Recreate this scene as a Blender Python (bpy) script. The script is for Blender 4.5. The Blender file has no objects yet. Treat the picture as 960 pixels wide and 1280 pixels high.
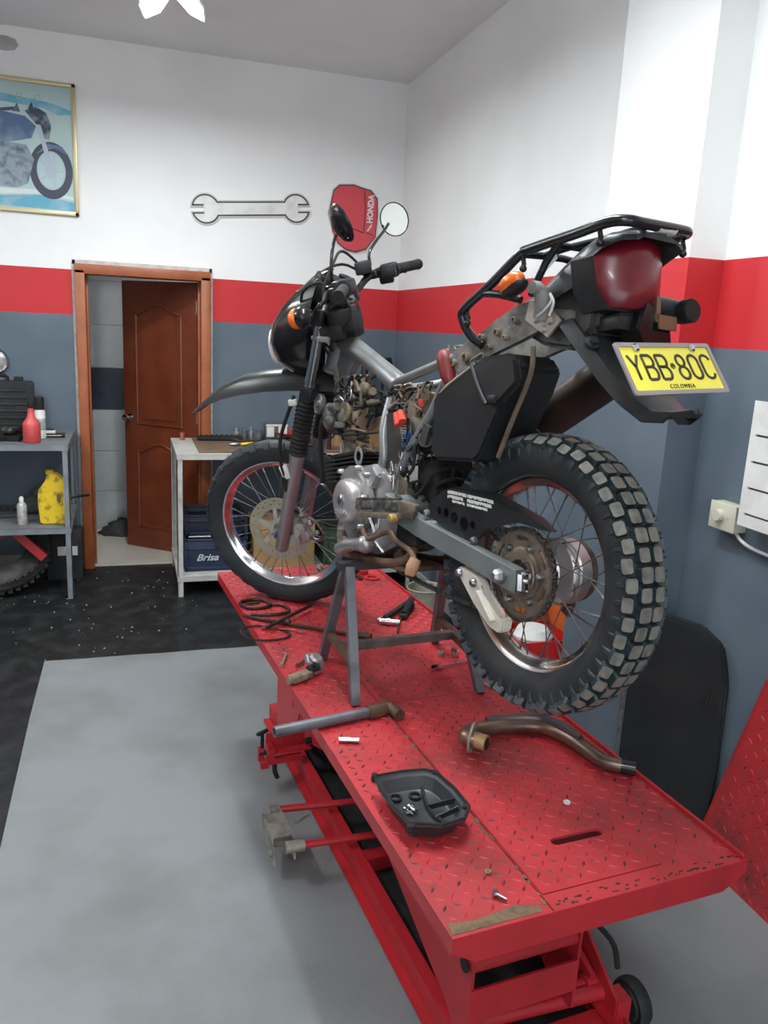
import bpy, bmesh, math, random
from math import sin, cos, pi, radians as R_
from mathutils import Vector as V, Matrix as Mx
random.seed(7)
SC = bpy.context.scene
COL = SC.collection
I4 = Mx.Identity(4)

# ---------------------------------------------------------------- materials
MC = {}
def M(name, col, rough=.5, metal=0., dirt=None, ds=6., da=.45, lo=.45, hi=.7, bump=0., bs=60., coat=0., emit=0., alpha=1., trans=0., det=5):
    if name in MC: return MC[name]
    m = bpy.data.materials.new(name); m.use_nodes = True
    nt = m.node_tree; b = nt.nodes['Principled BSDF']
    b.inputs['Base Color'].default_value = (*col, 1)
    b.inputs['Roughness'].default_value = rough
    b.inputs['Metallic'].default_value = metal
    b.inputs['Coat Weight'].default_value = coat
    b.inputs['Transmission Weight'].default_value = trans
    if max(col) < .03 and not metal: b.inputs['Specular IOR Level'].default_value = .32
    if emit:
        b.inputs['Emission Color'].default_value = (*col, 1); b.inputs['Emission Strength'].default_value = emit
    tc = nt.nodes.new('ShaderNodeTexCoord')
    def noise(s, d=5):
        n = nt.nodes.new('ShaderNodeTexNoise'); n.inputs['Scale'].default_value = s; n.inputs['Detail'].default_value = d
        nt.links.new(tc.outputs['Object'], n.inputs['Vector']); return n
    if dirt:
        n = noise(ds, det); r = nt.nodes.new('ShaderNodeValToRGB')
        r.color_ramp.elements[0].position = lo; r.color_ramp.elements[1].position = hi
        r.color_ramp.elements[0].color = (0, 0, 0, 1); r.color_ramp.elements[1].color = (da, da, da, 1)
        mx = nt.nodes.new('ShaderNodeMix'); mx.data_type = 'RGBA'
        nt.links.new(n.outputs['Fac'], r.inputs['Fac']); nt.links.new(r.outputs['Color'], mx.inputs['Factor'])
        mx.inputs['A'].default_value = (*col, 1); mx.inputs['B'].default_value = (*dirt, 1)
        nt.links.new(mx.outputs['Result'], b.inputs['Base Color'])
    if bump:
        n = noise(bs, 4); bp = nt.nodes.new('ShaderNodeBump'); bp.inputs['Strength'].default_value = bump
        bp.inputs['Distance'].default_value = .004
        nt.links.new(n.outputs['Fac'], bp.inputs['Height']); nt.links.new(bp.outputs['Normal'], b.inputs['Normal'])
    MC[name] = m; return m

# ---------------------------------------------------------------- mesh builder
class MB:
    def __init__(s): s.bm = bmesh.new(); s.mi = 0
    def mat(s, i): s.mi = i; return s
    def _f(s, vs):
        try: f = s.bm.faces.new(vs); f.material_index = s.mi; return f
        except ValueError: return None
    def box(s, c, size, rot=None, bev=0.):
        hx, hy, hz = size[0] / 2, size[1] / 2, size[2] / 2
        m = Mx.Translation(V(c)) @ (rot.to_4x4() if rot is not None else I4)
        vs = [s.bm.verts.new(m @ V((x, y, z))) for x in (-hx, hx) for y in (-hy, hy) for z in (-hz, hz)]
        fs = [s._f([vs[i] for i in q]) for q in ((0, 1, 3, 2), (4, 6, 7, 5), (0, 4, 5, 1), (2, 3, 7, 6), (0, 2, 6, 4), (1, 5, 7, 3))]
        if bev: bmesh.ops.bevel(s.bm, geom=list({e for f in fs for e in f.edges}), offset=bev, segments=2, affect='EDGES', profile=.5, material=s.mi)
        return s
    def bar(s, p0, p1, w, h, up=(0, 0, 1), bev=0.):
        p0, p1 = V(p0), V(p1); d = p1 - p0; L = d.length; d.normalize()
        y = V(up).cross(d)
        if y.length < 1e-4: y = V((1, 0, 0)).cross(d)
        y.normalize(); z = d.cross(y)
        return s.box((p0 + p1) / 2, (L, w, h), Mx((d, y, z)).transposed(), bev)
    def rings(s, rs, caps=True, closed=False):
        n = len(rs[0]); vv = [[s.bm.verts.new(p) for p in r] for r in rs]
        m = len(vv)
        for i in range(m if closed else m - 1):
            a, b = vv[i], vv[(i + 1) % m]
            for j in range(n): s._f([a[j], a[(j + 1) % n], b[(j + 1) % n], b[j]])
        if caps and not closed: s._f(vv[0][::-1]); s._f(vv[-1])
        return s
    def tube(s, pts, r, n=10, closed=False, sub=0, caps=True):
        pts = [V(p) for p in pts]
        if sub:
            out = []; N = len(pts)
            for i in range(N if closed else N - 1):
                if closed: a, b, c, d = pts[i - 1], pts[i], pts[(i + 1) % N], pts[(i + 2) % N]
                else: a, b, c, d = pts[max(i - 1, 0)], pts[i], pts[i + 1], pts[min(i + 2, N - 1)]
                for k in range(sub):
                    t = k / sub
                    out.append(.5 * ((2 * b) + (c - a) * t + (2 * a - 5 * b + 4 * c - d) * t * t + (3 * b - a - 3 * c + d) * t ** 3))
            if not closed: out.append(pts[-1])
            if isinstance(r, (list, tuple)):
                rr = []
                for i in range(len(out)):
                    u = i / sub; k = min(int(u), len(r) - 1); k2 = min(k + 1, len(r) - 1); rr.append(r[k] + (r[k2] - r[k]) * (u - k))
                r = rr
            pts = out
        N = len(pts); rs = []
        t0 = (pts[1] - pts[0]).normalized()
        nx = t0.cross(V((0, 0, 1)))
        if nx.length < .1: nx = t0.cross(V((1, 0, 0)))
        nx.normalize()
        for i in range(N):
            if closed: t = (pts[(i + 1) % N] - pts[i - 1])
            else: t = pts[min(i + 1, N - 1)] - pts[max(i - 1, 0)]
            if t.length < 1e-9: t = t0
            t.normalize(); nx = (nx - t * nx.dot(t)); nx.normalize(); ny = t.cross(nx)
            ri = r[i] if isinstance(r, (list, tuple)) else r
            rs.append([pts[i] + (nx * cos(2 * pi * j / n) + ny * sin(2 * pi * j / n)) * ri for j in range(n)])
        return s.rings(rs, caps, closed)
    def cyl(s, p0, p1, r, r2=None, n=24):
        return s.tube([p0, p1], [r, r if r2 is None else r2], n)
    def lathe(s, prof, o=(0, 0, 0), ax=(0, 0, 1), n=32, closed=False, arc=None):
        # prof: list of (radius, height along ax)
        o, a = V(o), V(ax).normalized(); u = a.cross(V((1, 0, 0)))
        if u.length < .1: u = a.cross(V((0, 1, 0)))
        u.normalize(); w = a.cross(u)
        rs = []
        for k in range(n):
            t = 2 * pi * k / n; e = u * cos(t) + w * sin(t)
            rs.append([o + a * h + e * max(r, 1e-5) for r, h in prof])
        m = len(prof); vv = [[s.bm.verts.new(p) for p in r] for r in rs]
        for i in range(n):
            A, B = vv[i], vv[(i + 1) % n]
            for j in range(m if closed else m - 1): s._f([A[j], B[j], B[(j + 1) % m], A[(j + 1) % m]])
        if not closed:
            for j, fl in ((0, 1), (-1, 0)):
                if prof[j][0] > 1e-4: s._f([vv[i][j] for i in range(n)])
                else: bmesh.ops.remove_doubles(s.bm, verts=[vv[i][j] for i in range(n)], dist=1e-4)
        return s
    def sph(s, c, r, sc=(1, 1, 1), rot=None, nu=16, nv=10):
        m = Mx.Translation(V(c)) @ (rot.to_4x4() if rot is not None else I4) @ Mx.Diagonal((r * sc[0], r * sc[1], r * sc[2], 1))
        k = bmesh.ops.create_uvsphere(s.bm, u_segments=nu, v_segments=nv, radius=1, matrix=m)
        for v in k['verts']:
            for f in v.link_faces: f.material_index = s.mi
        return s
    def prism(s, poly, h0, h1, fr=None, holes=(), bev=0., fill=False):
        # fr = (origin, u, v, w)
        o, u, v, w = [V(q) for q in (fr or ((0, 0, 0), (1, 0, 0), (0, 1, 0), (0, 0, 1)))]
        P = lambda a, b, h: o + u * a + v * b + w * h
        if not holes and not fill:
            A = [s.bm.verts.new(P(a, b, h0)) for a, b in poly]; B = [s.bm.verts.new(P(a, b, h1)) for a, b in poly]
            n = len(poly); fs = [s._f(A[::-1]), s._f(B)]
            for i in range(n): fs.append(s._f([A[i], A[(i + 1) % n], B[(i + 1) % n], B[i]]))
            if bev: bmesh.ops.bevel(s.bm, geom=list({e for f in fs if f for e in f.edges}), offset=bev, segments=2, affect='EDGES', material=s.mi)
            else: bmesh.ops.triangulate(s.bm, faces=[f for f in fs[:2] if f])
            return s
        loops = [poly] + list(holes)
        for h in (h0, h1):
            es = []
            for lp in loops:
                vs = [s.bm.verts.new(P(a, b, h)) for a, b in lp]
                es += [s.bm.edges.new((vs[i], vs[(i + 1) % len(vs)])) for i in range(len(vs))]
            g = bmesh.ops.triangle_fill(s.bm, use_beauty=True, use_dissolve=False, edges=es)
            for q in g['geom']:
                if isinstance(q, bmesh.types.BMFace): q.material_index = s.mi
        for lp in loops:
            n = len(lp)
            A = [s.bm.verts.new(P(a, b, h0)) for a, b in lp]; B = [s.bm.verts.new(P(a, b, h1)) for a, b in lp]
            for i in range(n): s._f([A[i], A[(i + 1) % n], B[(i + 1) % n], B[i]])
        return s
    def text(s, txt, size, m, ext=.001, sx=1., align='CENTER', bold=0., spacing=1., shear=0.):
        c = bpy.data.curves.new('t', 'FONT'); c.body = txt; c.size = size; c.extrude = ext; c.align_x = align; c.align_y = 'CENTER'
        c.offset = bold; c.space_character = spacing; c.resolution_u = 3; c.shear = shear
        o = bpy.data.objects.new('t', c); COL.objects.link(o); bpy.context.view_layer.update()
        me = bpy.data.meshes.new_from_object(o.evaluated_get(bpy.context.evaluated_depsgraph_get()))
        bpy.data.objects.remove(o); bpy.data.curves.remove(c)
        vs = [s.bm.verts.new(m @ V((v.co.x * sx, v.co.y, v.co.z))) for v in me.vertices]
        for p in me.polygons: s._f([vs[i] for i in p.vertices])
        bpy.data.meshes.remove(me); return s
    def build(s, name, mats, parent=None, xf=I4, org=None, sharp=.6, flat=False, merge=1e-5):
        bm = s.bm
        if merge: bmesh.ops.remove_doubles(bm, verts=bm.verts, dist=merge)
        bmesh.ops.recalc_face_normals(bm, faces=bm.faces)
        m = xf
        root = rootof(parent) if parent else None
        if root is not None: m = root.matrix_basis.inverted() @ xf
        elif org is not None: m = Mx.Translation(-V(org)) @ xf
        bm.transform(m)
        for f in bm.faces: f.smooth = not flat
        for e in bm.edges:
            e.smooth = len(e.link_faces) == 2 and e.calc_face_angle(0) < sharp
        me = bpy.data.meshes.new(name); bm.to_mesh(me); bm.free()
        for q in (mats if isinstance(mats, (list, tuple)) else [mats]): me.materials.append(q)
        o = bpy.data.objects.new(name, me); COL.objects.link(o)
        if parent: o.parent = parent
        elif org is not None: o.location = org
        if name in SPLIT: pieces(o)
        return o
SPLIT = {'screw_boss', 'sprocket_bolt', 'guard_bolt', 'guide_bolt', 'rack_hook', 'plate_screw', 'door_hinge', 'rail_boss', 'cylinder_stud', 'red_terminal_cap', 'relay_block', 'spring_seat', 'base_cross_member', 'pedal_rod', 'control_cable', 'link_rod', 'rack_crossbar', 'poster_tyre', 'poster_wheel', 'poster_mark', 'pivot_bolt', 'bar_clamp', 'fluorescent_tube', 'white_panel', 'hose_clip', 'moulded_rib', 'moulded_ridge', 'wiring_loom', 'drawn_line'}
def pieces(o):
    me = o.data; bm = bmesh.new(); bm.from_mesh(me); seen = set(); comps = []
    for v in bm.verts:
        if v.index in seen: continue
        st_ = [v]; comp = []; seen.add(v.index)
        while st_:
            a = st_.pop(); comp.append(a.index)
            for e in a.link_edges:
                c = e.other_vert(a)
                if c.index not in seen: seen.add(c.index); st_.append(c)
        comps.append(set(comp))
    bm.free()
    if len(comps) < 2: return
    for i, comp in enumerate(comps):
        b2 = bmesh.new(); b2.from_mesh(me)
        bmesh.ops.delete(b2, geom=[v for v in b2.verts if v.index not in comp], context='VERTS')
        if i == 0: first = bpy.data.meshes.new(me.name); b2.to_mesh(first)
        else:
            m2 = bpy.data.meshes.new(me.name); b2.to_mesh(m2)
            for q in me.materials: m2.materials.append(q)
            o2 = o.copy(); o2.data = m2; COL.objects.link(o2)
        b2.free()
    for q in me.materials: first.materials.append(q)
    o.data = first
def rootof(o):
    while o.parent: o = o.parent
    return o
def thing(name, label, cat, loc, rot=None, group=None):
    o = bpy.data.objects.new(name, None); COL.objects.link(o); o.empty_display_size = .05
    o.matrix_basis = Mx.Translation(V(loc)) @ (rot.to_4x4() if rot is not None else I4)
    return tag(o, label, cat, group)
def tag(o, label=None, cat=None, group=None, kind=None):
    if label: o['label'] = label
    if cat: o['category'] = cat
    if group: o['group'] = group
    if kind: o['kind'] = kind
    return o
def st(o): o['kind'] = 'structure'; return o
def inst(mesh, name, parent, wm):
    o = bpy.data.objects.new(name, mesh); COL.objects.link(o); o.parent = parent
    o.matrix_basis = rootof(parent).matrix_basis.inverted() @ wm
    return o
def Rz(a): return Mx.Rotation(a, 3, 'Z')
def Ry(a): return Mx.Rotation(a, 3, 'Y')
def Rx(a): return Mx.Rotation(a, 3, 'X')
def circ(cx, cy, r, n=24, r2=None): return [(cx + r * cos(2 * pi * i / n), cy + (r2 or r) * sin(2 * pi * i / n)) for i in range(n)]

# ---------------------------------------------------------------- camera (calibrated from the vanishing points)
cam = bpy.data.cameras.new('camera'); co = bpy.data.objects.new('camera', cam); COL.objects.link(co); SC.camera = co
cam.sensor_fit = 'VERTICAL'; cam.sensor_height = 36; cam.lens = 28.125; cam.clip_start = .05
CR = ((0.953454, -0.021745, 0.300752), (-0.297655, -0.227405, 0.927194), (0.048231, -0.973557, -0.223293))
co.matrix_world = Mx(((CR[0][0], -CR[0][1], -CR[0][2], 0), (CR[1][0], -CR[1][1], -CR[1][2], 0), (CR[2][0], -CR[2][1], -CR[2][2], 1.70), (0, 0, 0, 1)))

# ---------------------------------------------------------------- shared materials
WHITE = M('white_paint', (.84, .85, .845), .8, dirt=(.68, .68, .67), ds=1.7, da=.35, bump=.05, bs=35)
REDW = M('red_wall_paint', (.52, .018, .025), .6, dirt=(.50, .012, .016), ds=3, da=.5, bump=.08, bs=30)
BLUEW = M('slate_wall_paint', (.088, .122, .155), .6, dirt=(.17, .21, .25), ds=2.2, da=.5, lo=.4, hi=.8, bump=.08, bs=25)
CEIL = M('ceiling_paint', (.84, .85, .86), .8, dirt=(.6, .6, .6), ds=1, da=.3)
GREYMAT = M('grey_floor_mat', (.200, .215, .222), .6, dirt=(.125, .128, .126), ds=2.2, da=.7, bump=.25, bs=160)
BLACKF = M('black_rubber_floor', (.009, .010, .011), .5, dirt=(.04, .043, .045), ds=9, da=.6, lo=.45, hi=.75, bump=.6, bs=55)
TILEW = M('white_glazed_tile', (.42, .44, .44), .16, dirt=(.34, .36, .36), ds=9, da=.5)
TILEB = M('navy_glazed_tile', (.006, .010, .028), .3, dirt=(.03, .04, .08), ds=8, da=.5)
TILEF = M('beige_floor_tile', (.55, .52, .45), .25, dirt=(.45, .42, .36), ds=6, da=.4)
WOOD = M('red_brown_wood', (.150, .032, .011), .38, dirt=(.09, .016, .006), ds=5, da=.7, coat=.15)
WOODF = M('orange_brown_wood', (.33, .09, .028), .42, dirt=(.2, .045, .014), ds=7, da=.6)
RED = M('red_enamel', (.42, .016, .024), .42, dirt=(.20, .014, .016), ds=9, da=.45, lo=.5, hi=.75)
REDTOP = M('red_tread_plate', (.43, .025, .032), .48, dirt=(.10, .020, .018), ds=5, da=.75, lo=.47, hi=.74, bump=.1, bs=90, det=9)
LOZ = M('red_tread_lozenge', (.45, .030, .037), .42, dirt=(.035, .022, .02), ds=28, da=.9, lo=.47, hi=.58)
GRIME = M('brown_grime', (.17, .11, .06), .8, dirt=(.07, .05, .03), ds=60, da=.8, bump=.6, bs=200)
DARKGAP = M('dark_gap', (.02, .015, .012), .9)
BLK = M('black_plastic', (.014, .015, .016), .38, dirt=(.04, .04, .04), ds=12, da=.5)
BLKG = M('black_gloss', (.010, .010, .011), .16, dirt=(.03, .03, .03), ds=8, da=.5)
BLKM = M('black_matt', (.012, .012, .012), .8, dirt=(.035, .032, .028), ds=20, da=.6)
RUB = M('tyre_rubber', (.018, .021, .024), .62, dirt=(.05, .05, .048), ds=14, da=.6, bump=.15, bs=120)
RUBB = M('tyre_rubber_blue_tint', (.015, .027, .033), .5, dirt=(.04, .06, .07), ds=25, da=.7)
KNOB = M('dusty_worn_rubber', (.19, .18, .155), .85, dirt=(.075, .08, .08), ds=40, da=.85, lo=.42, hi=.7)
CHR = M('chrome', (.62, .62, .63), .16, 1., dirt=(.22, .16, .12), ds=10, da=.6)
STEEL = M('bare_steel', (.34, .34, .35), .34, .9, dirt=(.12, .10, .085), ds=22, da=.7)
RUST = M('rusty_steel', (.16, .095, .06), .6, .5, dirt=(.07, .045, .03), ds=18, da=.8)
ALU = M('cast_aluminium', (.46, .45, .45), .38, .75, dirt=(.22, .19, .16), ds=14, da=.55)
SILV = M('silver_frame_paint', (.27, .28, .285), .36, .55, dirt=(.16, .13, .10), ds=9, da=.6, lo=.48, hi=.7)
GREYST = M('grey_steel_tube', (.17, .18, .20), .42, .5, dirt=(.06, .055, .05), ds=14, da=.7)
SWING = M('grey_swingarm_paint', (.19, .21, .21), .45, .3, dirt=(.13, .13, .12), ds=10, da=.5)
MUD = M('dirty_brown_casting', (.16, .12, .085), .75, .2, dirt=(.05, .04, .032), ds=25, da=.85, bump=.4, bs=90)
TAN = M('dusty_tan_metal', (.27, .21, .15), .6, .3, dirt=(.1, .08, .06), ds=30, da=.8)
WHT = M('white_plastic', (.72, .72, .70), .4, dirt=(.5, .48, .44), ds=12, da=.5)
CREAM = M('cream_plastic', (.62, .58, .50), .4, dirt=(.45, .4, .33), ds=14, da=.5)
TABW = M('off_white_steel', (.50, .50, .46), .45, dirt=(.27, .25, .22), ds=12, da=.6)
TABG = M('grey_blue_steel', (.20, .225, .25), .45, dirt=(.1, .11, .12), ds=10, da=.5)
CARD = M('cardboard', (.36, .22, .10), .85, dirt=(.26, .15, .07), ds=6, da=.5)
ORANGE = M('orange_lens', (.80, .14, .01), .22, coat=.4)
REDL = M('red_lens', (.17, .006, .014), .28, dirt=(.08, .008, .012), ds=16, da=.6, coat=.2)
GLASSM = M('mirror_glass', (.75, .77, .75), .05, 1.)
YEL = M('yellow_plastic', (.72, .50, .01), .4, dirt=(.2, .12, .02), ds=18, da=.75, lo=.52, hi=.62)

# ---------------------------------------------------------------- the room
YB = 5.654; XR = 1.857; XL = -2.6; ZC = 3.325; YF = -3.2
T = .14
def bands(b, boxf):
    for z0, z1, mi in ((0, 1.69, 2), (1.69, 1.97, 1), (1.97, ZC, 0)): b.mat(mi); boxf(z0, z1)
b = MB(); DX0, DX1, DZ = -.30, .518, 2.0
bands(b, lambda z0, z1: b.box(((XL + DX0) / 2, YB + T / 2, (z0 + z1) / 2), (DX0 - XL, T, z1 - z0)))
bands(b, lambda z0, z1: b.box(((XR + DX1) / 2, YB + T / 2, (z0 + z1) / 2), (XR - DX1, T, z1 - z0)))
b.mat(0).box(((DX0 + DX1) / 2, YB + T / 2, (DZ + ZC) / 2), (DX1 - DX0, T, ZC - DZ))
st(b.build('wall_back', [WHITE, REDW, BLUEW]))
b = MB(); bands(b, lambda z0, z1: b.box((XR + T / 2, (YB + YF) / 2 + T / 2, (z0 + z1) / 2), (T, YB - YF + T, z1 - z0)))
st(b.build('wall_right', [WHITE, REDW, BLUEW]))
b = MB(); bands(b, lambda z0, z1: b.box((1.79, 2.525, (z0 + z1) / 2), (.14, .51, z1 - z0)))
st(b.build('wall_pillar', [WHITE, REDW, BLUEW]))
b = MB(); bands(b, lambda z0, z1: b.box((XL - T / 2, (YB + YF) / 2 + T / 2, (z0 + z1) / 2), (T, YB - YF + T, z1 - z0)))
st(b.build('wall_left', [WHITE, REDW, BLUEW]))
b = MB().box(((XL + XR) / 2, YF - T / 2, (2.75 + ZC) / 2), (XR - XL + 2 * T, T, ZC - 2.75))
b.box((XL + .15, YF - T / 2, 1.375), (.3, T, 2.75)).box((XR - .15, YF - T / 2, 1.375), (.3, T, 2.75))
st(b.build('wall_front', WHITE))
st(MB().box(((XL + XR) / 2, (YB + YF) / 2, ZC + .05), (XR - XL + .3, YB - YF + .3, .1)).build('ceiling', CEIL))
st(MB().box(((XL + XR) / 2, (YB + YF) / 2, -.05), (XR - XL + .3, YB - YF + .28, .1)).build('floor', BLACKF))
# grey mats laid over the black floor (pebbled sheet with slightly wavy front edge)
def sheet(x0, x1, y0, y1, z, n=12, amp=.006):
    pts = [(x0, y0), (x1, y0), (x1, y1)]
    for i in range(1, n): pts.append((x1 + (x0 - x1) * i / n, y1 + random.uniform(-amp, amp)))
    pts.append((x0, y1))
    for i in range(1, n): pts.append((x0 + random.uniform(-amp, amp), y1 + (y0 - y1) * i / n))
    return MB().prism(pts, .0005, z)
o = sheet(-.43, XR - .005, YF + .1, 4.03, .006).build('floor_mat', GREYMAT, org=(.7, .5, 0))
tag(o, 'large pebbled grey floor mat under the red lift table', 'floor mat')
o = MB().box((-1.2, 2.2, .0095), (1.42, 1.2, .019), bev=.002).build('floor_tile_slab', M('pale_tile_edge', (.6, .58, .52), .3), org=(-1.2, 2.2, 0))
tag(o, 'pale cream tile slab on the floor at the left edge of the photo', 'tile slab')
# outside the open front: pavement
st(MB().box((0, -9, -.06), (30, 11.5, .1)).build('floor_outside', M('pavement', (.5, .5, .48), .8, dirt=(.42, .41, .4), ds=1)))
# baseboard on the right and back wall
BB = M('baseboard_tile', (.36, .35, .31), .4, dirt=(.2, .19, .17), ds=8, da=.6)
st(MB().box((XR - .006, (1.0 + 2.26) / 2, .05), (.012, 1.25, .1)).box((XR - .006, (2.79 + YB) / 2, .05), (.012, YB - 2.79 - .01, .1)).build('baseboard_right', BB))
st(MB().box((1.19, YB - .006, .05), (1.32, .012, .1)).box((-1.45, YB - .006, .05), (2.2, .012, .1)).build('baseboard_back', BB))

# doorway: frame, plaster reveal, washroom beyond
fr = MB()
fx0, fx1, fz = -.312, .53, 2.012
for x0, x1 in ((fx0, fx0 + .062), (fx1 - .062, fx1)): fr.box(((x0 + x1) / 2, YB + .02, fz / 2 - .02), (x1 - x0, .19, fz - .04), bev=.006)
fr.box(((fx0 + fx1) / 2, YB + .02, fz - .036), (fx1 - fx0, .19, .062), bev=.006)
for x in (fx0 + .068, fx1 - .068): fr.box((x, YB + .045, fz / 2 - .03), (.014, .05, fz - .08), bev=.003)
df = st(fr.build('door_1', WOODF))
pl = MB()
pl.box((fx0 - .008, YB - .003, 1.01), (.022, .01, 2.04)).box((fx1 + .008, YB - .003, 1.01), (.022, .01, 2.04)).box((.109, YB - .003, 2.018), (.87, .01, .03))
st(pl.build('trim_1', M('chipped_plaster', (.58, .56, .52), .8, dirt=(.3, .28, .25), ds=20, da=.6, bump=.5, bs=80)))
# washroom shell
def tiles(b, o, u, v, nu, nv, tu, tv, w, bandrows=()):
    for i in range(nu):
        for j in range(nv):
            b.mat(1 if j in bandrows else 0)
            c = V(o) + V(u) * (i + .5) * tu + V(v) * (j + .5) * tv
            su = V(u) * (tu - .004); sv = V(v) * (tv - .004)
            sz = [abs(su[k]) + abs(sv[k]) + abs(V(w)[k]) * .012 for k in range(3)]
            b.box(c, sz)
WX0, WX1, WY1, WZ = -.275, 1.1, 6.66, 2.32
b = MB(); tiles(b, (WX0 + .0, WY1, 0), (1, 0, 0), (0, 0, 1), 5, 7, .26, .325, (0, 1, 0), (3,))
b.mat(2).box(((WX0 + WX1) / 2, WY1 + .05, WZ / 2 + .2), (WX1 - WX0 + .2, .09, WZ + .4)); st(b.build('wall_washroom_back', [TILEW, TILEB, WHITE]))
b = MB(); tiles(b, (WX0, YB + T + .0, 0), (0, 1, 0), (0, 0, 1), 3, 7, .288, .325, (1, 0, 0), (3,))
b.mat(2).box((WX0 - .055, (YB + T + WY1) / 2, WZ / 2 + .2), (.09, WY1 - YB, WZ + .4)); st(b.build('wall_washroom_left', [TILEW, TILEB, WHITE]))
st(MB().box((WX1 + .05, (YB + T + WY1) / 2, WZ / 2), (.08, WY1 - YB - T, WZ)).build('wall_washroom_right', TILEW))
st(MB().box(((WX0 + WX1) / 2, (YB + T + WY1) / 2, WZ), (WX1 - WX0 + .2, WY1 - YB - T + .1, .05)).build('ceiling_washroom', CEIL))
st(MB().box(((WX0 + WX1) / 2, (YB + .0 + WY1) / 2 + .02, .004), (WX1 - WX0 + .1, WY1 - YB + .06, .016)).build('floor_washroom', TILEF))
# door leaf, hinged on the right jamb, swung into the washroom
HN = V((.466, YB + .115, .012)); LE = V((-.022, 6.165, .012)); dv = LE - HN; dv.z = 0; W = dv.length; dv.normalize(); nv = V((dv.y, -dv.x, 0))
if nv.y > 0: nv = -nv
DF = (HN, dv, (0, 0, 1), nv)
leaf = MB().prism([(0, 0), (W, 0), (W, 1.93), (0, 1.93)], -.018, .018, DF, bev=.002)
dl = st(leaf.build('door_2', WOOD))
def arch(x0, x1, z0, z1, rise, n=10):
    pts = [(x0, z0), (x1, z0), (x1, z1)]
    for i in range(1, n):
        t = i / n; a = x1 + (x0 - x1) * t
        pts.append((a, z1 + rise * (sin(pi * t) ** 1.6)))
    pts.append((x0, z1)); return pts
pn = MB()
for (z0, z1) in ((.17, .72), (.93, 1.70)):
    P2 = arch(.13, W - .12, z0, z1, .07)
    P3 = [V(HN) + dv * a + V((0, 0, 1)) * c + nv * .019 for a, c in P2]
    pn.tube(P3, .011, 6, closed=True)
    P4 = arch(.165, W - .155, z0 + .035, z1 - .02, .062)
    pn.prism(P4, .017, .026, DF, bev=.006)
pn.build('door_panel_moulding', WOOD, dl)
kn = V(HN) + dv * (W - .055) + V((0, 0, .97)) + nv * .018
k = MB().lathe([(.028, 0), (.028, .006), (.012, .012), (.011, .035), (.024, .045), (.029, .058), (.022, .072), (0, .076)], kn, nv, 20)
k.lathe([(.028, 0), (.028, .006), (.012, .012), (.011, .035), (.024, .045), (.029, .058), (.022, .072), (0, .076)], kn - nv * .036, -nv, 20)
k.build('door_knob', CHR, dl)
hg = MB()
for z in (.25, .97, 1.72): hg.cyl(HN + V((.0, 0, z)) + nv * .02, HN + V((0, 0, z + .09)) + nv * .02, .008, n=10)
hg.build('door_hinge', STEEL, dl)
# rag on the washroom floor
r = MB()
rs = []
for i in range(9):
    t = i / 8; rr = .14 * (1 - t) + .01
    rs.append([V((-.10 + .03 * t + (rr + .025 * sin(5 * a + 3 * i)) * cos(a), 6.5 + (rr * .8 + .02 * sin(4 * a + i)) * sin(a), .013 + .12 * t ** .8 + .012 * sin(6 * a + i) * (t > 0))) for a in [2 * pi * j / 22 for j in range(22)]])
r.rings(rs); o = r.build('floor_rag', M('grey_cloth', (.045, .045, .042), .95, bump=.6, bs=70), org=(-.1, 6.5, .012), sharp=2)
tag(o, 'crumpled dark grey rag on the tiled floor beyond the doorway', 'rag')

# crumbs on the black floor
b = MB(); rnd = random.Random(21)
for i in range(110):
    x, y = rnd.uniform(-1.0, .45), rnd.uniform(4.05, 5.5); k = rnd.uniform(.002, .006)
    b.box((x, y, k * .4), (k * 1.6, k, k * .8), Rz(rnd.random() * 3))
tag(b.build('floor_debris', M('pale_crumbs', (.35, .35, .33), .8), org=(-.3, 4.8, 0)), 'scattered pale crumbs on the black rubber floor', 'debris', kind='stuff')
# ---------------------------------------------------------------- lift table (local frame: x across, y away from the near end)
TZ = .665; TA = .082; TO = V((.520, 1.096, 0)); TX = Mx.Translation(TO) @ Mx.Rotation(TA, 4, 'Z')
TW, TL = .682, 2.19
lift = thing('lift_table', 'long red tread-plate motorcycle lift table raised on its scissor legs', 'lift table', TO, Rz(TA))
def lozenges(b, x0, x1, y0, y1, skip=None, p=.0265):
    nx = int((x1 - x0) / p); ny = int((y1 - y0) / p)
    for i in range(nx):
        for j in range(ny):
            cx = x0 + (i + .5) * (x1 - x0) / nx; cy = y0 + (j + .5) * (y1 - y0) / ny
            if skip and skip(cx, cy): continue
            a = (pi / 4 if (i + j) % 2 else -pi / 4) + .12; L, w, h = .0115, .0034, .0016
            u = V((cos(a), sin(a), 0)); v = V((-sin(a), cos(a), 0)); c = V((cx, cy, TZ)); z = V((0, 0, h))
            q = [c - u * L, c + v * w, c + u * L, c - v * w]; t = [c - u * L * .6 + z, c + v * w * .35 + z, c + u * L * .6 + z, c - v * w * .35 + z]
            A = [b.bm.verts.new(k) for k in q]; B = [b.bm.verts.new(k) for k in t]
            b.mi = 1; b._f(B)
            for k in range(4): b._f([A[k], A[(k + 1) % 4], B[(k + 1) % 4], B[k]])
    b.mi = 0
th = .006
b = MB(); b.prism([(-.001, -.001), (.2085, -.001), (.2085, TL), (-.001, TL)], TZ - th, TZ); lozenges(b, .006, .203, .03, TL - .01)
tagp = b.build('side_extension', [REDTOP, LOZ], lift, TX); tagp['label'] = 'left side strip of the red tread plate'
PX0, PX1, PY0, PY1 = .2145, .50, .045, .865
slot = [(.385 + .052 * a + .012 * cos(t), .175 + .012 * sin(t)) for a, t in [(-1, pi / 2 + k * pi / 6) for k in range(7)] + [(1, -pi / 2 + k * pi / 6) for k in range(7)]]
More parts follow.
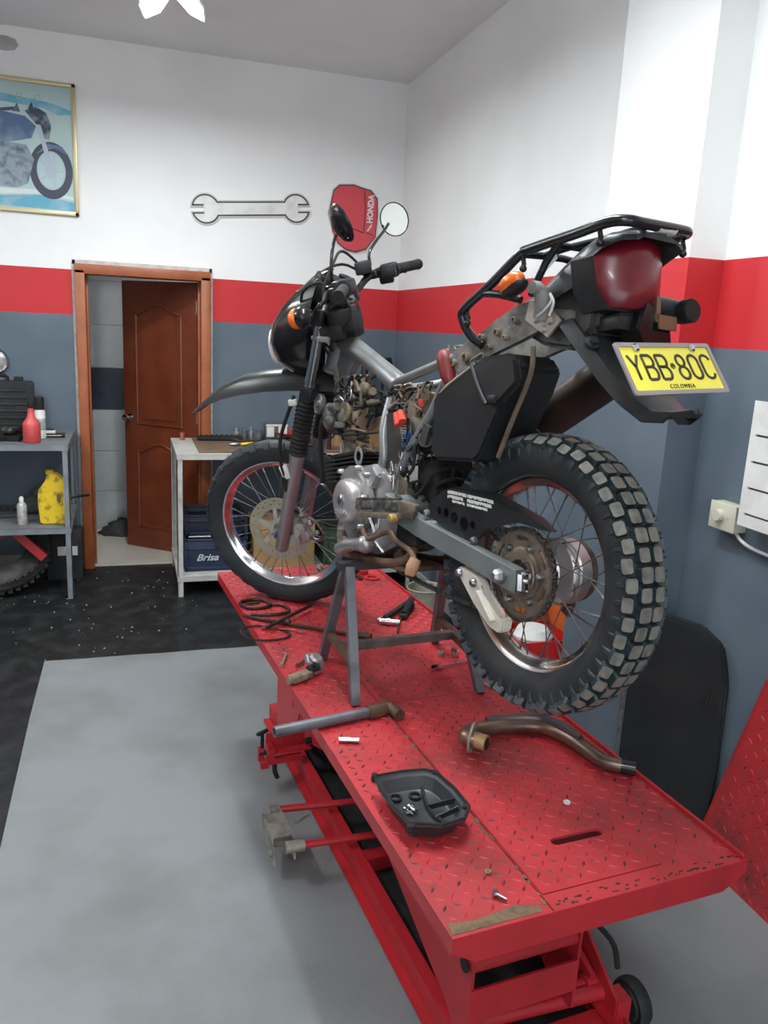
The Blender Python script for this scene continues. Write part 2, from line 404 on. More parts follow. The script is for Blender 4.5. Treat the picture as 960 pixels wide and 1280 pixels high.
b = MB(); b.prism([(.2115, -.001), (TW + .001, -.001), (TW + .001, TL), (.2115, TL)], TZ - th, TZ, holes=[[(PX0 - .001, PY0 - .003), (PX1, PY0 - .003), (PX1, PY1 + .003), (PX0 - .001, PY1 + .003)]])
lozenges(b, .218, TW - .006, .03, TL - .01, skip=lambda x, y: (PX0 - .014 < x < PX1 + .013 and PY0 - .015 < y < PY1 + .014))
b.build('main_plate', [REDTOP, LOZ], lift, TX)
b = MB(); b.prism([(PX0 + .001, PY0), (PX1 - .001, PY0), (PX1 - .001, PY1), (PX0 + .001, PY1)], TZ - th, TZ, holes=[slot])
lozenges(b, PX0 + .01, PX1 - .006, PY0 + .01, PY1 - .006, skip=lambda x, y: abs(x - .385) < .077 and abs(y - .175) < .022)
b.build('drop_plate', [REDTOP, LOZ], lift, TX)
# under the seams
b = MB(); b.box((.2115, TL / 2, TZ - th - .006), (.03, TL - .02, .01)).box((.36, PY0 - .002, TZ - th - .006), (.3, .02, .01)).box((.36, PY1 + .002, TZ - th - .006), (.3, .02, .01))
b.build('seam_backing', DARKGAP, lift, TX)
# rolled dirt along the near edge and seam
b = MB()
b.prism([(.004, .004), (.19, .004), (.19, .022), (.15, .034), (.11, .030), (.06, .024), (.02, .030), (.004, .03)], TZ, TZ + .0012)
rnd = random.Random(3)
for i in range(34):
    y = .03 + i * .024 + rnd.uniform(-.008, .008)
    if y < .85 and rnd.random() < .7: b.prism(circ(.206 + rnd.uniform(-.003, .002), y, .002 + rnd.random() * .004, 7, .003 + rnd.random() * .010), TZ, TZ + .0011)
tag(b.build('packed_dirt', GRIME, lift, TX), kind='stuff'); b = MB()
for i in range(60):
    if rnd.random() < .75: b.prism(circ(.22 + i * .0077, .004 + rnd.random() ** 2 * .022, .002 + rnd.random() * .005, 6, .0012 + rnd.random() * .002), TZ, TZ + .0009)
tag(b.build('sooty_dirt', M('sooty_dirt', (.035, .025, .02), .9), lift, TX), kind='stuff')
# edge skirt and end flange
b = MB()
fl = (V((0, -.004, 0)), (1, 0, 0), (0, 0, 1), (0, 1, 0))
b.prism([(-.001, TZ), (TW + .001, TZ), (TW + .001, TZ - .028), (TW - .055, TZ - .062), (.05, TZ - .062), (-.001, TZ - .030)], 0, .0028, fl)
b.build('end_flange', RED, lift, TX)
b = MB()
b.box((.003, TL / 2, TZ - .0225), (.005, TL - .002, .032)).box((TW - .003, TL / 2, TZ - .0225), (.005, TL - .002, .032)).box((TW / 2, TL - .004, TZ - .0225), (TW - .02, .005, .032))
for y in (.5, 1.0, 1.5, 1.9): b.box((TW / 2, y, TZ - .03), (TW - .02, .04, .045))
for x in (.21, .47, .63): b.box((x, TL / 2 + .1, TZ - .036), (.04, TL - .35, .05))
b.box((TW - .006, TL / 2, TZ + .003), (.008, TL, .012))
b.build('under_frame', RED, lift, TX)
# side gusset with triangular window
b = MB(); gf = (V((.012, 0, 0)), (0, 1, 0), (0, 0, 1), (1, 0, 0))
b.prism([(.98, TZ - .03), (1.24, TZ - .03), (1.24, .46), (1.20, .43), (1.02, .555)], 0, .005, gf, holes=[[(1.02, TZ - .045), (1.10, TZ - .045), (1.06, TZ - .075)]])
b.build('side_gusset', RED, lift, TX)
# base rails (bent channel) and cross members
for x0 in (.205, .60):
    s = 1 if x0 < .3 else -1
    b = MB(); b.box((x0 + .02 * (s < 0), 1.12, .055), (.006, 1.9, .07)).box((x0 + .012 * s, 1.12, .088), (.034, 1.9, .006)).box((x0 - .012 * s, 1.12, .021), (.034, 1.9, .006))
    b.build('base_rail', RED, lift, TX)
b = MB()
for y in (.24, 1.0, 2.0): b.box((.41, y, .055), (.40, .05, .05))
b.build('base_cross_member', RED, lift, TX)
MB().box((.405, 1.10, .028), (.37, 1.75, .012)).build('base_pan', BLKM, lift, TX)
# scissor arms
def arm(x, p0, p1):
    b = MB(); a = V((x, *p0)); c = V((x, *p1)); b.bar(a, c, .085, .014, up=(1, 0, 0))
    for q in (a, c, (a + c) / 2): b.cyl(q - V((.016, 0, 0)), q + V((.016, 0, 0)), .028, n=18)
    return b.build('scissor_arm', RED, lift, TX)
for x in (.225, .575): arm(x, (.30, .12), (1.66, .60))
for x in (.250, .550): arm(x, (1.80, .12), (.44, .60))
for x, y, z in ((.40, .30, .12), (.40, 1.80, .12), (.40, 1.05, .36)): MB().cyl((x - .2, y, z), (x + .2, y, z), .021, n=20).build('cross_tube', RED, lift, TX)
# near yoke: two tapered side plates, top tube, tie plate
for x in (.195, .478):
    b = MB(); gf = (V((x, 0, 0)), (0, 1, 0), (0, 0, 1), (1, 0, 0))
    b.prism([(.24, .135), (.235, .345), (.20, .56), (.22, TZ - .012), (.70, TZ - .012), (.62, .45), (.42, .20), (.30, .12)], 0, .007, gf)
    b.build('yoke_side_plate', RED, lift, TX)
b = MB().cyl((.20, .262, .325), (.478, .262, .325), .021, n=24); b.build('yoke_tube', RED, lift, TX)
b = MB().box((.338, .236, .235), (.285, .006, .085)); b.build('yoke_tie_plate', RED, lift, TX)
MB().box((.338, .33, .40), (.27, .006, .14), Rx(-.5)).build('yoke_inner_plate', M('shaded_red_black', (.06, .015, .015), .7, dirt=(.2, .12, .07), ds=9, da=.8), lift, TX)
b = MB().cyl((.191, .30, .41), (.187, .30, .41), .018, n=16).cyl((.191, .262, .325), (.186, .262, .325), .016, n=16); b.build('pivot_bolt', BLKM, lift, TX)
b = MB().cyl((.26, .30, .118), (.605, .275, .118), .021, n=24); b.build('pump_handle_tube', RED, lift, TX)
b = MB(); b.prism([(.21, .05), (.215, .14), (.30, .20), (.46, .31), (.55, .33), (.62, .10), (.62, .05)], 0, .007, (V((.592, 0, 0)), (0, 1, 0), (0, 0, 1), (1, 0, 0)))
b.box((.615, .235, .095), (.04, .05, .09)); b.build('wheel_bracket', RED, lift, TX)
b = MB().tube([(.49, .34, .33), (.52, .33, .345), (.60, .27, .27), (.615, .25, .20)], .007, 8, sub=5); b.build('hydraulic_hose', BLKM, lift, TX)
for (x, y, nm) in ((.688, .262, 'caster'),(.66, 2.02, 'caster')):
    b = MB().lathe([(.012, -.021), (.040, -.021), (.042, -.014), (.056, -.018), (.060, -.008), (.060, .008), (.056, .018), (.042, .014), (.040, .021), (.012, .021)], (x, y, .067), (1, 0, 0), 30)
    w = b.build(nm, RUB, lift, TX)
    h = MB().cyl((x - .07, y, .067), (x + .028, y, .067), .012, n=14)
    for k in range(5): h.cyl(V((x + .017, y + .03 * cos(k * 1.256), .067 + .03 * sin(k * 1.256))), V((x + .024, y + .03 * cos(k * 1.256), .067 + .03 * sin(k * 1.256))), .006, n=8)
    h.build('axle_hub', STEEL, w, TX)
# hydraulic pump body inside the base
b = MB().cyl((.36, 1.5, .15), (.36, .95, .33), .034, n=20).cyl((.36, .95, .33), (.36, .75, .40), .016, n=14).box((.36, 1.62, .10), (.12, .16, .09), bev=.01)
b.build('hydraulic_ram', BLKM, lift, TX)
b = MB().sph((.30, .62, .40), .012).sph((.27, .78, .42), .014).tube([(.30, .62, .40), (.29, .70, .36), (.27, .78, .42)], .006, 8, sub=4); b.build('hose_fitting', CHR, lift, TX)
# foot pedal: two red rods and a folded bare bracket
b = MB()
for p0, p1 in (((.02, 1.27, .115), (.40, 1.22, .115)), ((.03, 1.065, .115), (.40, 1.03, .115))): b.cyl(p0, p1, .0115, n=14)
b.build('pedal_rod', RED, lift, TX)
b = MB(); b.box((.0, 1.165, .130), (.060, .13, .005), Rx(.0)).prism([(1.07, .05), (1.10, .045), (1.23, .10), (1.235, .135), (1.10, .135), (1.09, .09)], -.034, -.029, ((0, 0, 0), (0, 1, 0), (0, 0, 1), (1, 0, 0))).prism([(1.06, .07), (1.24, .08), (1.245, .135), (1.08, .135)], .028, .033, ((0, 0, 0), (0, 1, 0), (0, 0, 1), (1, 0, 0)))
b.box((.0, 1.13, .095), (.06, .005, .05), Rx(.3)).cyl((-.045, 1.10, .078), (-.025, 1.10, .078), .010, n=14).cyl((.0, 1.065, .115), (.06, 1.062, .115), .019, n=18).cyl((.0, 1.27, .115), (.035, 1.268, .115), .018, n=18)
b.cyl((.06, 1.16, .13), (.11, 1.19, .13), .006)
b.build('foot_pedal_bracket', M('dirty_zinc', (.33, .31, .27), .5, .5, dirt=(.12, .1, .08), ds=20, da=.8), lift, TX)
# release lever with screw clamp at the left
b = MB(); b.box((.16, 1.60, .14), (.16, .045, .008)).box((.15, 1.625, .17), (.15, .006, .065)).box((.13, 1.575, .115), (.14, .022, .022)).box((.085, 1.60, .14), (.022, .07, .05))
b.box((.05, 1.60, .135), (.022, .022, .05)).box((.055, 1.56, .11), (.03, .02, .02)); b.build('release_lever', RED, lift, TX)
b = MB().cyl((.055, 1.60, .16), (.055, 1.60, .215), .007).box((.055, 1.60, .222), (.05, .012, .01), Rz(.5)).tube([(.10, 1.58, .12), (.095, 1.565, .08), (.105, 1.56, .05)], .009, 8, sub=3).box((.055, 1.60, .14), (.026, .026, .012))
b.build('clamp_screw', BLKM, lift, TX)
MB().cyl((.22, 1.59, .165), (.29, 1.60, .165), .012).build('lever_pin', BLKM, lift, TX)

# ---------------------------------------------------------------- trestle stand under the engine
TT = 1.022
sd = thing('trestle_stand', 'bare grey square-tube steel trestle holding the motorcycle up on the red table', 'stand', (.78, 2.17, TZ))
F = [(.587, 1.985), (.567, 2.315), (.972, 1.99), (.975, 2.385)]; TLp, TRp = V((.597, 2.155, TT)), V((.925, 2.185, TT))
for i, (x, y) in enumerate(F):
    tp = (TLp if i < 2 else TRp) + V((0, -.014 if i % 2 == 0 else .014, 0))
    b = MB().bar((x, y, TZ), tp, .026, .026, up=(0, 1, 0)); b.build('leg', GREYST, sd)
def mid(i, t): a = V((*F[i], TZ)); c = (TLp if i < 2 else TRp); return a + (c - a) * t
MB().bar(TLp + V((-.03, 0, .0)), TRp + V((.03, 0, 0)), .03, .024).build('top_rail', M('dark_steel_bar', (.05, .045, .045), .5, .5, dirt=(.1, .09, .08), ds=20, da=.6), sd)
MB().bar(mid(0, .30), mid(1, .30), .02, .022).build('side_brace', RUST, sd)
MB().bar(mid(2, .30), mid(3, .30), .02, .022).build('side_brace', RUST, sd)
a = (mid(0, .3) + mid(1, .3)) / 2; c = (mid(2, .3) + mid(3, .3)) / 2
MB().bar(a, c, .024, .024).build('long_brace', M('worn_grey_steel', (.16, .155, .15), .45, .5, dirt=(.07, .055, .045), ds=18, da=.8), sd)

# ---------------------------------------------------------------- parts and tools lying on the table
tz = TZ + .0015
# steel pipe with a knuckle socket
ex = thing('pipe_wrench_bar', 'grey steel pipe with a knuckle socket, overhanging the left edge of the red table', 'pipe', (.5, 1.88, tz))
p0, p1 = V((.335, 1.852, tz + .016)), V((.628, 1.910, tz + .016)); dd = (p1 - p0).normalized()
b = MB(); b.lathe([(.0105, .03), (.0105, 0), (.0145, 0), (.0145, (p1 - p0).length), (.012, (p1 - p0).length)], p0, dd, 24); b.build('pipe', GREYST, ex)
MB().cyl(p0 + dd * .004, p0 + dd * .006, .0104, n=16).build('pipe_bore', DARKGAP, ex)
b = MB().tube([p1 - dd * .03, p1 + dd * .01, p1 + V((.03, .012, 0)), p1 + V((.045, -.004, 0)), p1 + V((.05, -.028, .0))], [.019, .020, .018, .015, .0155], 16, sub=4)
b.cyl(p1 + V((.049, -.020, 0)), p1 + V((.053, -.040, 0)), .0155, .0155); b.build('knuckle_socket', RUST, ex)
o = MB().cyl((.492, 1.795, tz + .0075), (.540, 1.780, tz + .0075), .0075, n=20).build('wrist_pin', CHR, org=(.515, 1.787, tz))
tag(o, 'small shiny steel pin lying beside the grey pipe on the red table', 'pin')
# exhaust header
hd = thing('exhaust_header', 'bent rusty exhaust header pipe with oval flange lying on the red table', 'exhaust pipe', (.95, 1.65, tz))
b = MB().tube([(.818, 1.668, .700), (.798, 1.688, .702), (.815, 1.716, .697), (.86, 1.742, .690), (.95, 1.745, .688), (1.03, 1.722, .688), (1.07, 1.655, .688), (1.085, 1.575, .688), (1.10, 1.525, .686), (1.150, 1.487, .686)], [.019, .021, .020, .0195, .0195, .0195, .0195, .019, .018, .017], 18, sub=5)
b.build('pipe', M('heat_tinted_steel', (.30, .20, .13), .38, .75, dirt=(.12, .09, .08), ds=9, da=.85, lo=.35, hi=.65), hd)
b = MB().tube([(.835, 1.650, .700), (.812, 1.675, .701)], .0205, 20); b.build('flange_sleeve', M('tan_sleeve', (.42, .26, .13), .5, .4), hd)
MB().cyl((.8355, 1.6493, .700), (.836, 1.6488, .700), .0165, n=20).build('bore', DARKGAP, hd)
fo = V((.808, 1.679, .703)); fw = V((.70, -.71, 0)).normalized(); fv = V((.25, .25, .93)).normalized(); fu = fv.cross(fw).normalized()
outl = []
for i in range(28):
    t = 2 * pi * i / 28; rr = .024 + .016 * abs(cos(t)) ** 5; outl.append((rr * sin(t), rr * cos(t)))
b = MB().prism(outl, -.003, .003, (fo, fu, fv, fw), holes=[circ(0, .031, .004, 8), circ(0, -.031, .004, 8)]); b.build('oval_flange', M('dull_flange_steel', (.38, .34, .29), .5, .6, dirt=(.2, .15, .1), ds=20, da=.7), hd)
b = MB().tube([(.88, 1.751, .7065), (.95, 1.752, .7075), (1.03, 1.728, .708), (1.068, 1.66, .708), (1.078, 1.61, .706)], [.010, .012, .013, .013, .009], 10, sub=4); b.build('heat_shield', M('blued_steel', (.09, .09, .10), .4, .7, dirt=(.2, .13, .09), ds=14, da=.7), hd)
b = MB().lathe([(.0185, 0), (.0185, .034), (.013, .034), (.013, .0)], (1.128, 1.502, .6865), V((.83, -.55, 0)), 22, closed=True); b.build('tip_collar', BLKG, hd)
# airbox cover (open black plastic bowl) with screws
ac = thing('airbox_cover', 'black plastic airbox cover lying upside down like a bowl on the red table', 'airbox cover', (.585, 1.45, tz))
rim = [(.508, 1.547), (.575, 1.553), (.634, 1.548), (.655, 1.528), (.672, 1.46), (.677, 1.387), (.648, 1.346), (.59, 1.336), (.53, 1.357), (.513, 1.42), (.505, 1.49)]
cx, cy = .588, 1.447
def scl(P, k, z): return [V((cx + (x - cx) * k, cy + (y - cy) * k, z)) for x, y in P]
b = MB(); b.rings([scl(rim, .70, tz), scl(rim, .74, tz + .004), scl(rim, .86, .708), scl(rim, 1.0, .710), scl(rim, 1.0, .715), scl(rim, .95, .715), scl(rim, .93, .711), scl(rim, .84, .709), scl(rim, .70, .684), scl(rim, .66, .682)], caps=True)
b.build('bowl', M('grey_black_plastic', (.028, .031, .034), .36, dirt=(.06, .065, .07), ds=14, da=.5), ac, sharp=.5)
b = MB().tube(scl(rim, .975, .7165), .0028, 6, closed=True); b.build('rim_bead', BLKM, ac)
b = MB()
for x, y in ((.545, 1.495), (.590, 1.493)): b.lathe([(.0105, 0), (.0145, 0), (.0145, .006), (.0105, .006)], (x, y, .683), (0, 0, 1), 18, closed=True)
b.tube([(.62, 1.53, .686), (.60, 1.44, .690), (.615, 1.38, .69)], .004, 6, sub=3).bar((.60, 1.44, .690), (.66, 1.43, .705), .003, .012).bar((.605, 1.40, .688), (.655, 1.40, .705), .003, .012)
b.build('moulded_rib', BLK, ac)
for i, (x, y) in enumerate(((.512, 1.55), (.668, 1.39), (.53, 1.352), (.652, 1.532))): MB().cyl((x, y, .700), (x, y, .717), .008, n=14).build('screw_boss', BLK, ac)
# screws in the bowl
def screw(name, label, p, q, r=.0032, head=.0062, grp='loose screws inside the black airbox cover', mt=None):
    p, q = V(p), V(q); d = (q - p).normalized(); hl = head * .8
    b = MB().cyl(p + d * hl, q, r, n=8).cyl(p, p + d * hl, head, n=6 if head > .0065 else 12)
    return tag(b.build(name, mt or CHR, org=(p + q) / 2), label, 'screw', grp)
zz = .6865
for i, (p, q) in enumerate((((.552, 1.452, zz), (.562, 1.425, zz)), ((.545, 1.433, zz), (.566, 1.440, zz)), ((.560, 1.452, zz + .004), (.573, 1.434, zz)), ((.571, 1.455, zz), (.572, 1.430, zz + .006)))):
    screw('machine_screw', 'small steel screw in the little heap on the floor of the black airbox cover', p, q)
# loose fasteners on the plate
gz = tz + .006
tag(screw('bolt', 'steel bolt lying near the front left corner of the red table', (.636, 1.176, gz), (.652, 1.152, gz), .0035, .008, None), cat='bolt')
tag(MB().lathe([(.003, 0), (.008, 0), (.008, .004), (.003, .004)], (.932, 1.417, tz), (0, 0, 1), 14, closed=True).build('washer', WHT, org=(.932, 1.417, tz)), 'tiny pale washer lying alone in the middle right of the red table', 'washer')
tag(MB().lathe([(.003, 0), (.0065, 0), (.0065, .005), (.003, .005)], (.653, 1.238, tz), (0, 0, 1), 6, closed=True).build('hex_nut', TAN, org=(.653, 1.238, tz)), 'small brassy nut on the left strip of the red table by the seam', 'nut')
tag(screw('bolt', 'long thin bolt lying nearest the left edge of the red table', (.43, 2.272, gz), (.462, 2.362, gz), .004, .0075, None, TAN), cat='bolt')
tag(screw('bolt', 'long thin bolt lying closest to the trestle left rear foot', (.479, 2.268, gz), (.543, 2.348, gz), .004, .0075, None, RUST), cat='bolt')
# combination spanner
def spanner(name, label, p, q, w=.012, mt=None):
    p, q = V(p), V(q); d = (q - p).normalized(); s_ = V((-d.y, d.x, 0)); L = (q - p).length
    b = MB().bar(p + d * w * 1.3, q - d * w, w * .55, .004)
    b.prism([(.0 + w * 1.1 * cos(t), w * 1.0 * sin(t)) for t in [2 * pi * k / 18 for k in range(18)]], -.003, .003, (q, d, s_, (0, 0, 1)), holes=[circ(0, 0, w * .6, 12)])
    jaw = [(.018 * .0 - w * .4, w * .45), (-w * 1.6, w * .5), (-w * 1.7, w * .95), (-w * .6, w * 1.2), (w * .7, w * .9), (w * 1.2, w * .3), (w * 1.2, -w * .3), (w * .7, -w * .9), (-w * .6, -w * 1.2), (-w * 1.7, -w * .95), (-w * 1.6, -w * .5), (-w * .4, -w * .45)]
    b.prism(jaw, -.003, .003, (p, d, s_, (0, 0, 1)))
    return tag(b.build(name, mt or CHR, org=(p + q) / 2), label, 'spanner')
spanner('combination_spanner', 'chrome combination spanner pointing under the rear tyre on the red table', (.906, 2.172, gz), (1.05, 2.198, gz))
spanner('combination_spanner', 'small chrome spanner lying inside the black wire loop on the red table', (.436, 2.602, gz), (.548, 2.535, gz), .009)
# small greasy hardware near the brace
nb = MB()
for x, y, r in ((.955, 2.266, .011), (.978, 2.285, .009), (1.0, 2.276, .012)): nb.lathe([(r * .45, 0), (r, 0), (r, .014), (r * .45, .014)], (x, y, tz), (0, 0, 1), 8, closed=True)
for i, (x, y, r, l) in enumerate(((.955, 2.266, .011, 'dull brown spacer under the long brace, left of the bright nut'), (.998, 2.250, .012, 'bright chrome nut on the red table just behind the spanner'), (1.008, 2.285, .010, 'dark nut on the red table behind the bright chrome nut'))):
    tag(MB().lathe([(r * .45, 0), (r, 0), (r, .014), (r * .45, .014)], (x, y, tz), (0, 0, 1), 6 if i else 14, closed=True).build('hex_nut' if i else 'spacer_ring', (TAN, CHR, RUST)[i], org=(x, y, tz)), l, 'nut' if i else 'spacer')
tag(MB().prism([(1.0, 2.035), (1.03, 2.045), (1.04, 2.01), (1.02, 1.99), (1.01, 2.015)], tz, tz + .003).build('shim_plate', TAN, org=(1.02, 2.02, tz)), 'small dull shim plate under the rear tyre beside the trestle foot', 'shim')
# carburettor body
cb = thing('carburettor', 'small grey carburettor body lying against the trestle left foot on the red table', 'carburettor', (.49, 2.19, tz))
b = MB().box((.525, 2.215, tz + .021), (.042, .038, .036), Rz(.6), bev=.006).lathe([(.0, -.004), (.019, -.004), (.021, .004), (.014, .010)], (.525, 2.215, tz + .046), (.3, -.4, .86), 18).cyl((.505, 2.225, tz + .03), (.50, 2.235, tz + .055), .011)
b.build('body', ALU, cb)
b = MB().box((.468, 2.172, tz + .013), (.075, .034, .022), Rz(.5), bev=.005).cyl((.44, 2.150, tz + .014), (.425, 2.142, tz + .014), .01).box((.478, 2.158, tz + .02), (.02, .02, .018), Rz(.3), bev=.003); b.build('float_bowl', TAN, cb)
b = MB().cyl((.495, 2.19, tz + .022), (.53, 2.198, tz + .03), .013).cyl((.50, 2.2, tz + .022), (.515, 2.18, tz + .045), .007); b.build('intake_stub', BLKM, cb)
# four way wheel wrench
cr = thing('cross_wrench', 'dark four-way wheel wrench lying left of the trestle on the red table', 'wrench', (.47, 2.64, tz))
OX = M('oily_dark_steel', (.045, .035, .028), .45, .7, dirt=(.1, .06, .04), ds=20, da=.6)
b = MB().tube([(.375, 2.73, gz), (.395, 2.71, gz), (.45, 2.665, gz), (.764, 2.438, gz + .002)], .0065, 8, sub=3); b.build('long_bar', OX, cr)
b = MB().tube([(.432, 2.565, gz + .012), (.628, 2.767, gz + .010)], .0065, 8); b.build('cross_bar', OX, cr)
b = MB().cyl((.70, 2.483, gz + .004), (.766, 2.436, gz + .004), .011, .0125, n=14).sph((.515, 2.62, gz + .007), .012); b.build('handle_sleeve', OX, cr)
b = MB().tube([(.352, 2.60, tz + .004), (.348, 2.55, tz + .004), (.375, 2.505, tz + .004), (.43, 2.488, tz + .004), (.49, 2.502, tz + .004), (.503, 2.545, tz + .004), (.455, 2.60, tz + .004), (.40, 2.625, tz + .004)], .0035, 8, closed=True, sub=4)
tag(b.build('wire_loop', BLKM, org=(.42, 2.55, tz)), 'loop of black wire lying at the left edge of the red table', 'wire')
b = MB().tube([(.38, 2.862, gz), (.42, 2.892, gz), (.465, 2.885, gz), (.49, 2.83, gz), (.455, 2.80, gz), (.40, 2.81, gz)], .0065, 8, closed=True, sub=4).tube([(.488, 2.83, gz), (.53, 2.815, gz), (.545, 2.75, gz), (.49, 2.72, gz), (.40, 2.735, gz)], .006, 8, sub=4).tube([(.40, 2.845, gz), (.45, 2.86, gz)], .005, 8)
tag(b.build('bent_lever_rod', OX, org=(.45, 2.8, tz)), 'dark bent rod with two loops lying under the front wheel edge on the table', 'rod')
# dark removed bracket / pedal assembly right of the stand
pm = thing('pedal_assembly', 'black pedal arm with a chrome pivot lying on the red table between the wheels', 'pedal', (.92, 2.62, tz))
b = MB().bar((.865, 2.60, gz + .006), (1.01, 2.745, gz + .010), .018, .014, bev=.003).bar((.935, 2.60, gz + .004), (1.01, 2.72, gz + .006), .03, .018, bev=.005).tube([(.945, 2.62, gz + .01), (.99, 2.68, gz + .026), (1.015, 2.74, gz + .02)], .013, 8, sub=3); b.build('pedal_arm', BLKM, pm)
b = MB().cyl((.838, 2.572, gz + .008), (.905, 2.545, gz + .008), .011, n=14).cyl((.86, 2.563, gz + .008), (.872, 2.558, gz + .008), .015, n=14).sph((.838, 2.575, gz + .01), .012); b.build('chrome_pivot', CHR, pm)
b = MB().tube([(.94, 2.62, gz + .004), (.905, 2.55, gz), (.875, 2.475, gz - .003)], .0035, 6, sub=3); b.build('spring_wire', OX, pm)
tag(MB().lathe([(.02, 0), (.034, 0), (.034, .006), (.02, .006)], (.965, 3.095, tz), (0, 0, 1), 24, closed=True).build('red_ring', RED, org=(.965, 3.095, tz)), 'flat red ring at the far end of the red table', 'ring')
tag(MB().lathe([(.0, 0), (.022, 0), (.022, .018), (.0, .02)], (.945, 3.165, tz), (0, 0, 1), 20).build('screw_lid', RED, org=(.945, 3.165, tz)), 'small round red lid at the far end of the red table', 'lid')
tag(MB().tube([(.745, 3.15, gz + .03), (.755, 3.13, gz + .02), (.79, 3.10, gz + .004), (.83, 3.08, gz)], [.012, .014, .012, .008], 8, sub=3).build('dark_lever', OX, org=(.78, 3.11, tz)), 'dark greasy lever behind the front wheel on the red table', 'lever')
tag(MB().tube([(.86, 3.09, gz), (.89, 3.10, gz + .008), (.92, 3.08, gz)], .008, 8, sub=3).build('dark_clip', OX, org=(.89, 3.09, tz)), 'small dark clip at the far end of the red table', 'clip')
# ---------------------------------------------------------------- the motorcycle (bike frame: x forward, y left, z up, origin rear axle)
BW = Mx.Translation((.8939, 1.5603, 1.1733)) @ Mx(((-.238483, -.970841, .024369), (.960946, -.232276, .150433), (-.140386, .059293, .98832))).to_4x4()
_S = Mx(((.771425, -.625571, -.116465), (.625571, .712084, .318744), (-.116465, -.318744, .940658))).to_4x4()
BS = BW @ Mx.Translation((1.329, 0, -.016)) @ _S @ Mx.Translation((-1.329, 0, .016))     # steered parts
bk = thing('motorcycle', 'partly stripped black and silver trail motorcycle standing on the red lift table', 'motorcycle', BW @ V((.68, 0, -.32)), BW.to_3x3().normalized())
def P(b, name, mats, parent=None, xf=BW, **k): return b.build(name, mats, parent or bk, xf, **k)
YF_ = lambda y=0: ((0, y, 0), (1, 0, 0), (0, 0, 1), (0, 1, 0))      # frame: polygon in x,z ; thickness along y
XFm = lambda x=0: ((x, 0, 0), (0, 1, 0), (0, 0, 1), (1, 0, 0))      # polygon in y,z ; thickness along x

def rim_profile(R, w):
    return [(R, w), (R - .006, w - .001), (R - .013, w - .008), (R - .019, w * .45), (R - .026, w * .32), (R - .028, 0), (R - .026, -w * .32), (R - .019, -w * .45), (R - .013, -w + .008), (R - .006, -w + .001), (R, -w),
            (R - .003, -w - .003), (R - .011, -w - .001), (R - .019, -w + .006), (R - .026, -w * .5), (R - .033, -w * .3), (R - .035, 0), (R - .033, w * .3), (R - .026, w * .5), (R - .019, w - .006), (R - .011, w + .001), (R - .003, w + .003)]
def wheel(c, R, w, xf, hubL, hubR, yl, yr, spm, nm, extra=None):
    rim = MB().lathe(rim_profile(R, w), c, (0, 1, 0), 96, closed=True)
    ro = P(rim, nm, extra or CHR, xf=xf)
    # four spoke meshes, nine of each
    Rr_ = R - .034
    for side, (hr, hy) in enumerate(((hubL, yl), (hubR, yr))):
        for dr in (-1, 1):
            a = dr * R_(44); y0 = hy
            p = [V((hr * cos(a), y0, hr * sin(a))), V((Rr_, (.004 if side == 0 else -.004), 0))]
            d = p[1] - p[0]
            b = MB().cyl(p[0], p[1], .0015, n=6).cyl(p[1] - d.normalized() * .018, p[1] + d.normalized() * .004, .0028, n=6)
            bmesh.ops.recalc_face_normals(b.bm, faces=b.bm.faces)
            me = bpy.data.meshes.new('spoke'); b.bm.to_mesh(me); b.bm.free(); me.materials.append(spm)
            for k in range(9):
                ang = R_(40 * k + (0 if dr > 0 else 20) + side * 10)
                inst(me, 'spoke', ro, xf @ Mx.Translation(c) @ Mx.Rotation(-ang, 4, 'Y'))
    return ro
SPK = M('dull_spoke_steel', (.22, .21, .20), .4, .8, dirt=(.16, .13, .11), ds=20, da=.6)
RIMR = M('rusty_chrome_rim', (.60, .59, .58), .2, 1., dirt=(.30, .16, .10), ds=7, da=.85, lo=.4, hi=.65)
# rear wheel
rw = wheel((0, 0, 0), .232, .031, BW, .056, .070, .036, -.030, SPK, 'rear_wheel', RIMR)
b = MB(); prof = [(.220, .030), (.232, .040), (.250, .050), (.272, .055), (.288, .053), (.298, .044), (.304, .025), (.3055, 0), (.304, -.025), (.298, -.044), (.288, -.053), (.272, -.055), (.250, -.050), (.232, -.040), (.220, -.030), (.222, 0)]
b.lathe(prof, (0, 0, 0), (0, 1, 0), 104, closed=True)
NK = 50
def knob(b, th_, y, r, tilt, lx, ly, h, bev=.72):
    # th_: angle round wheel, tilt: lean of the knob axis toward +y
    n_ = V((cos(tilt) * cos(th_), sin(tilt), cos(tilt) * sin(th_))); t_ = V((-sin(th_), 0, cos(th_))); s_ = n_.cross(t_)
    base = V((r * cos(th_), y, r * sin(th_)))
    def ring(k, hh): return [base + n_ * hh + t_ * (lx * k * a) + s_ * (ly * k * c_) for a, c_ in ((-1, -.72), (-.72, -1), (.72, -1), (1, -.72), (1, .72), (.72, 1), (-.72, 1), (-1, .72))]
    A = [b.bm.verts.new(p) for p in ring(1.16, -.004)]; B = [b.bm.verts.new(p) for p in ring(1, h)]
    b.mi = 2; f = b._f(B); b.mi = 1
    for i in range(8): b._f([A[i], A[(i + 1) % 8], B[(i + 1) % 8], B[i]])
rk = random.Random(5)
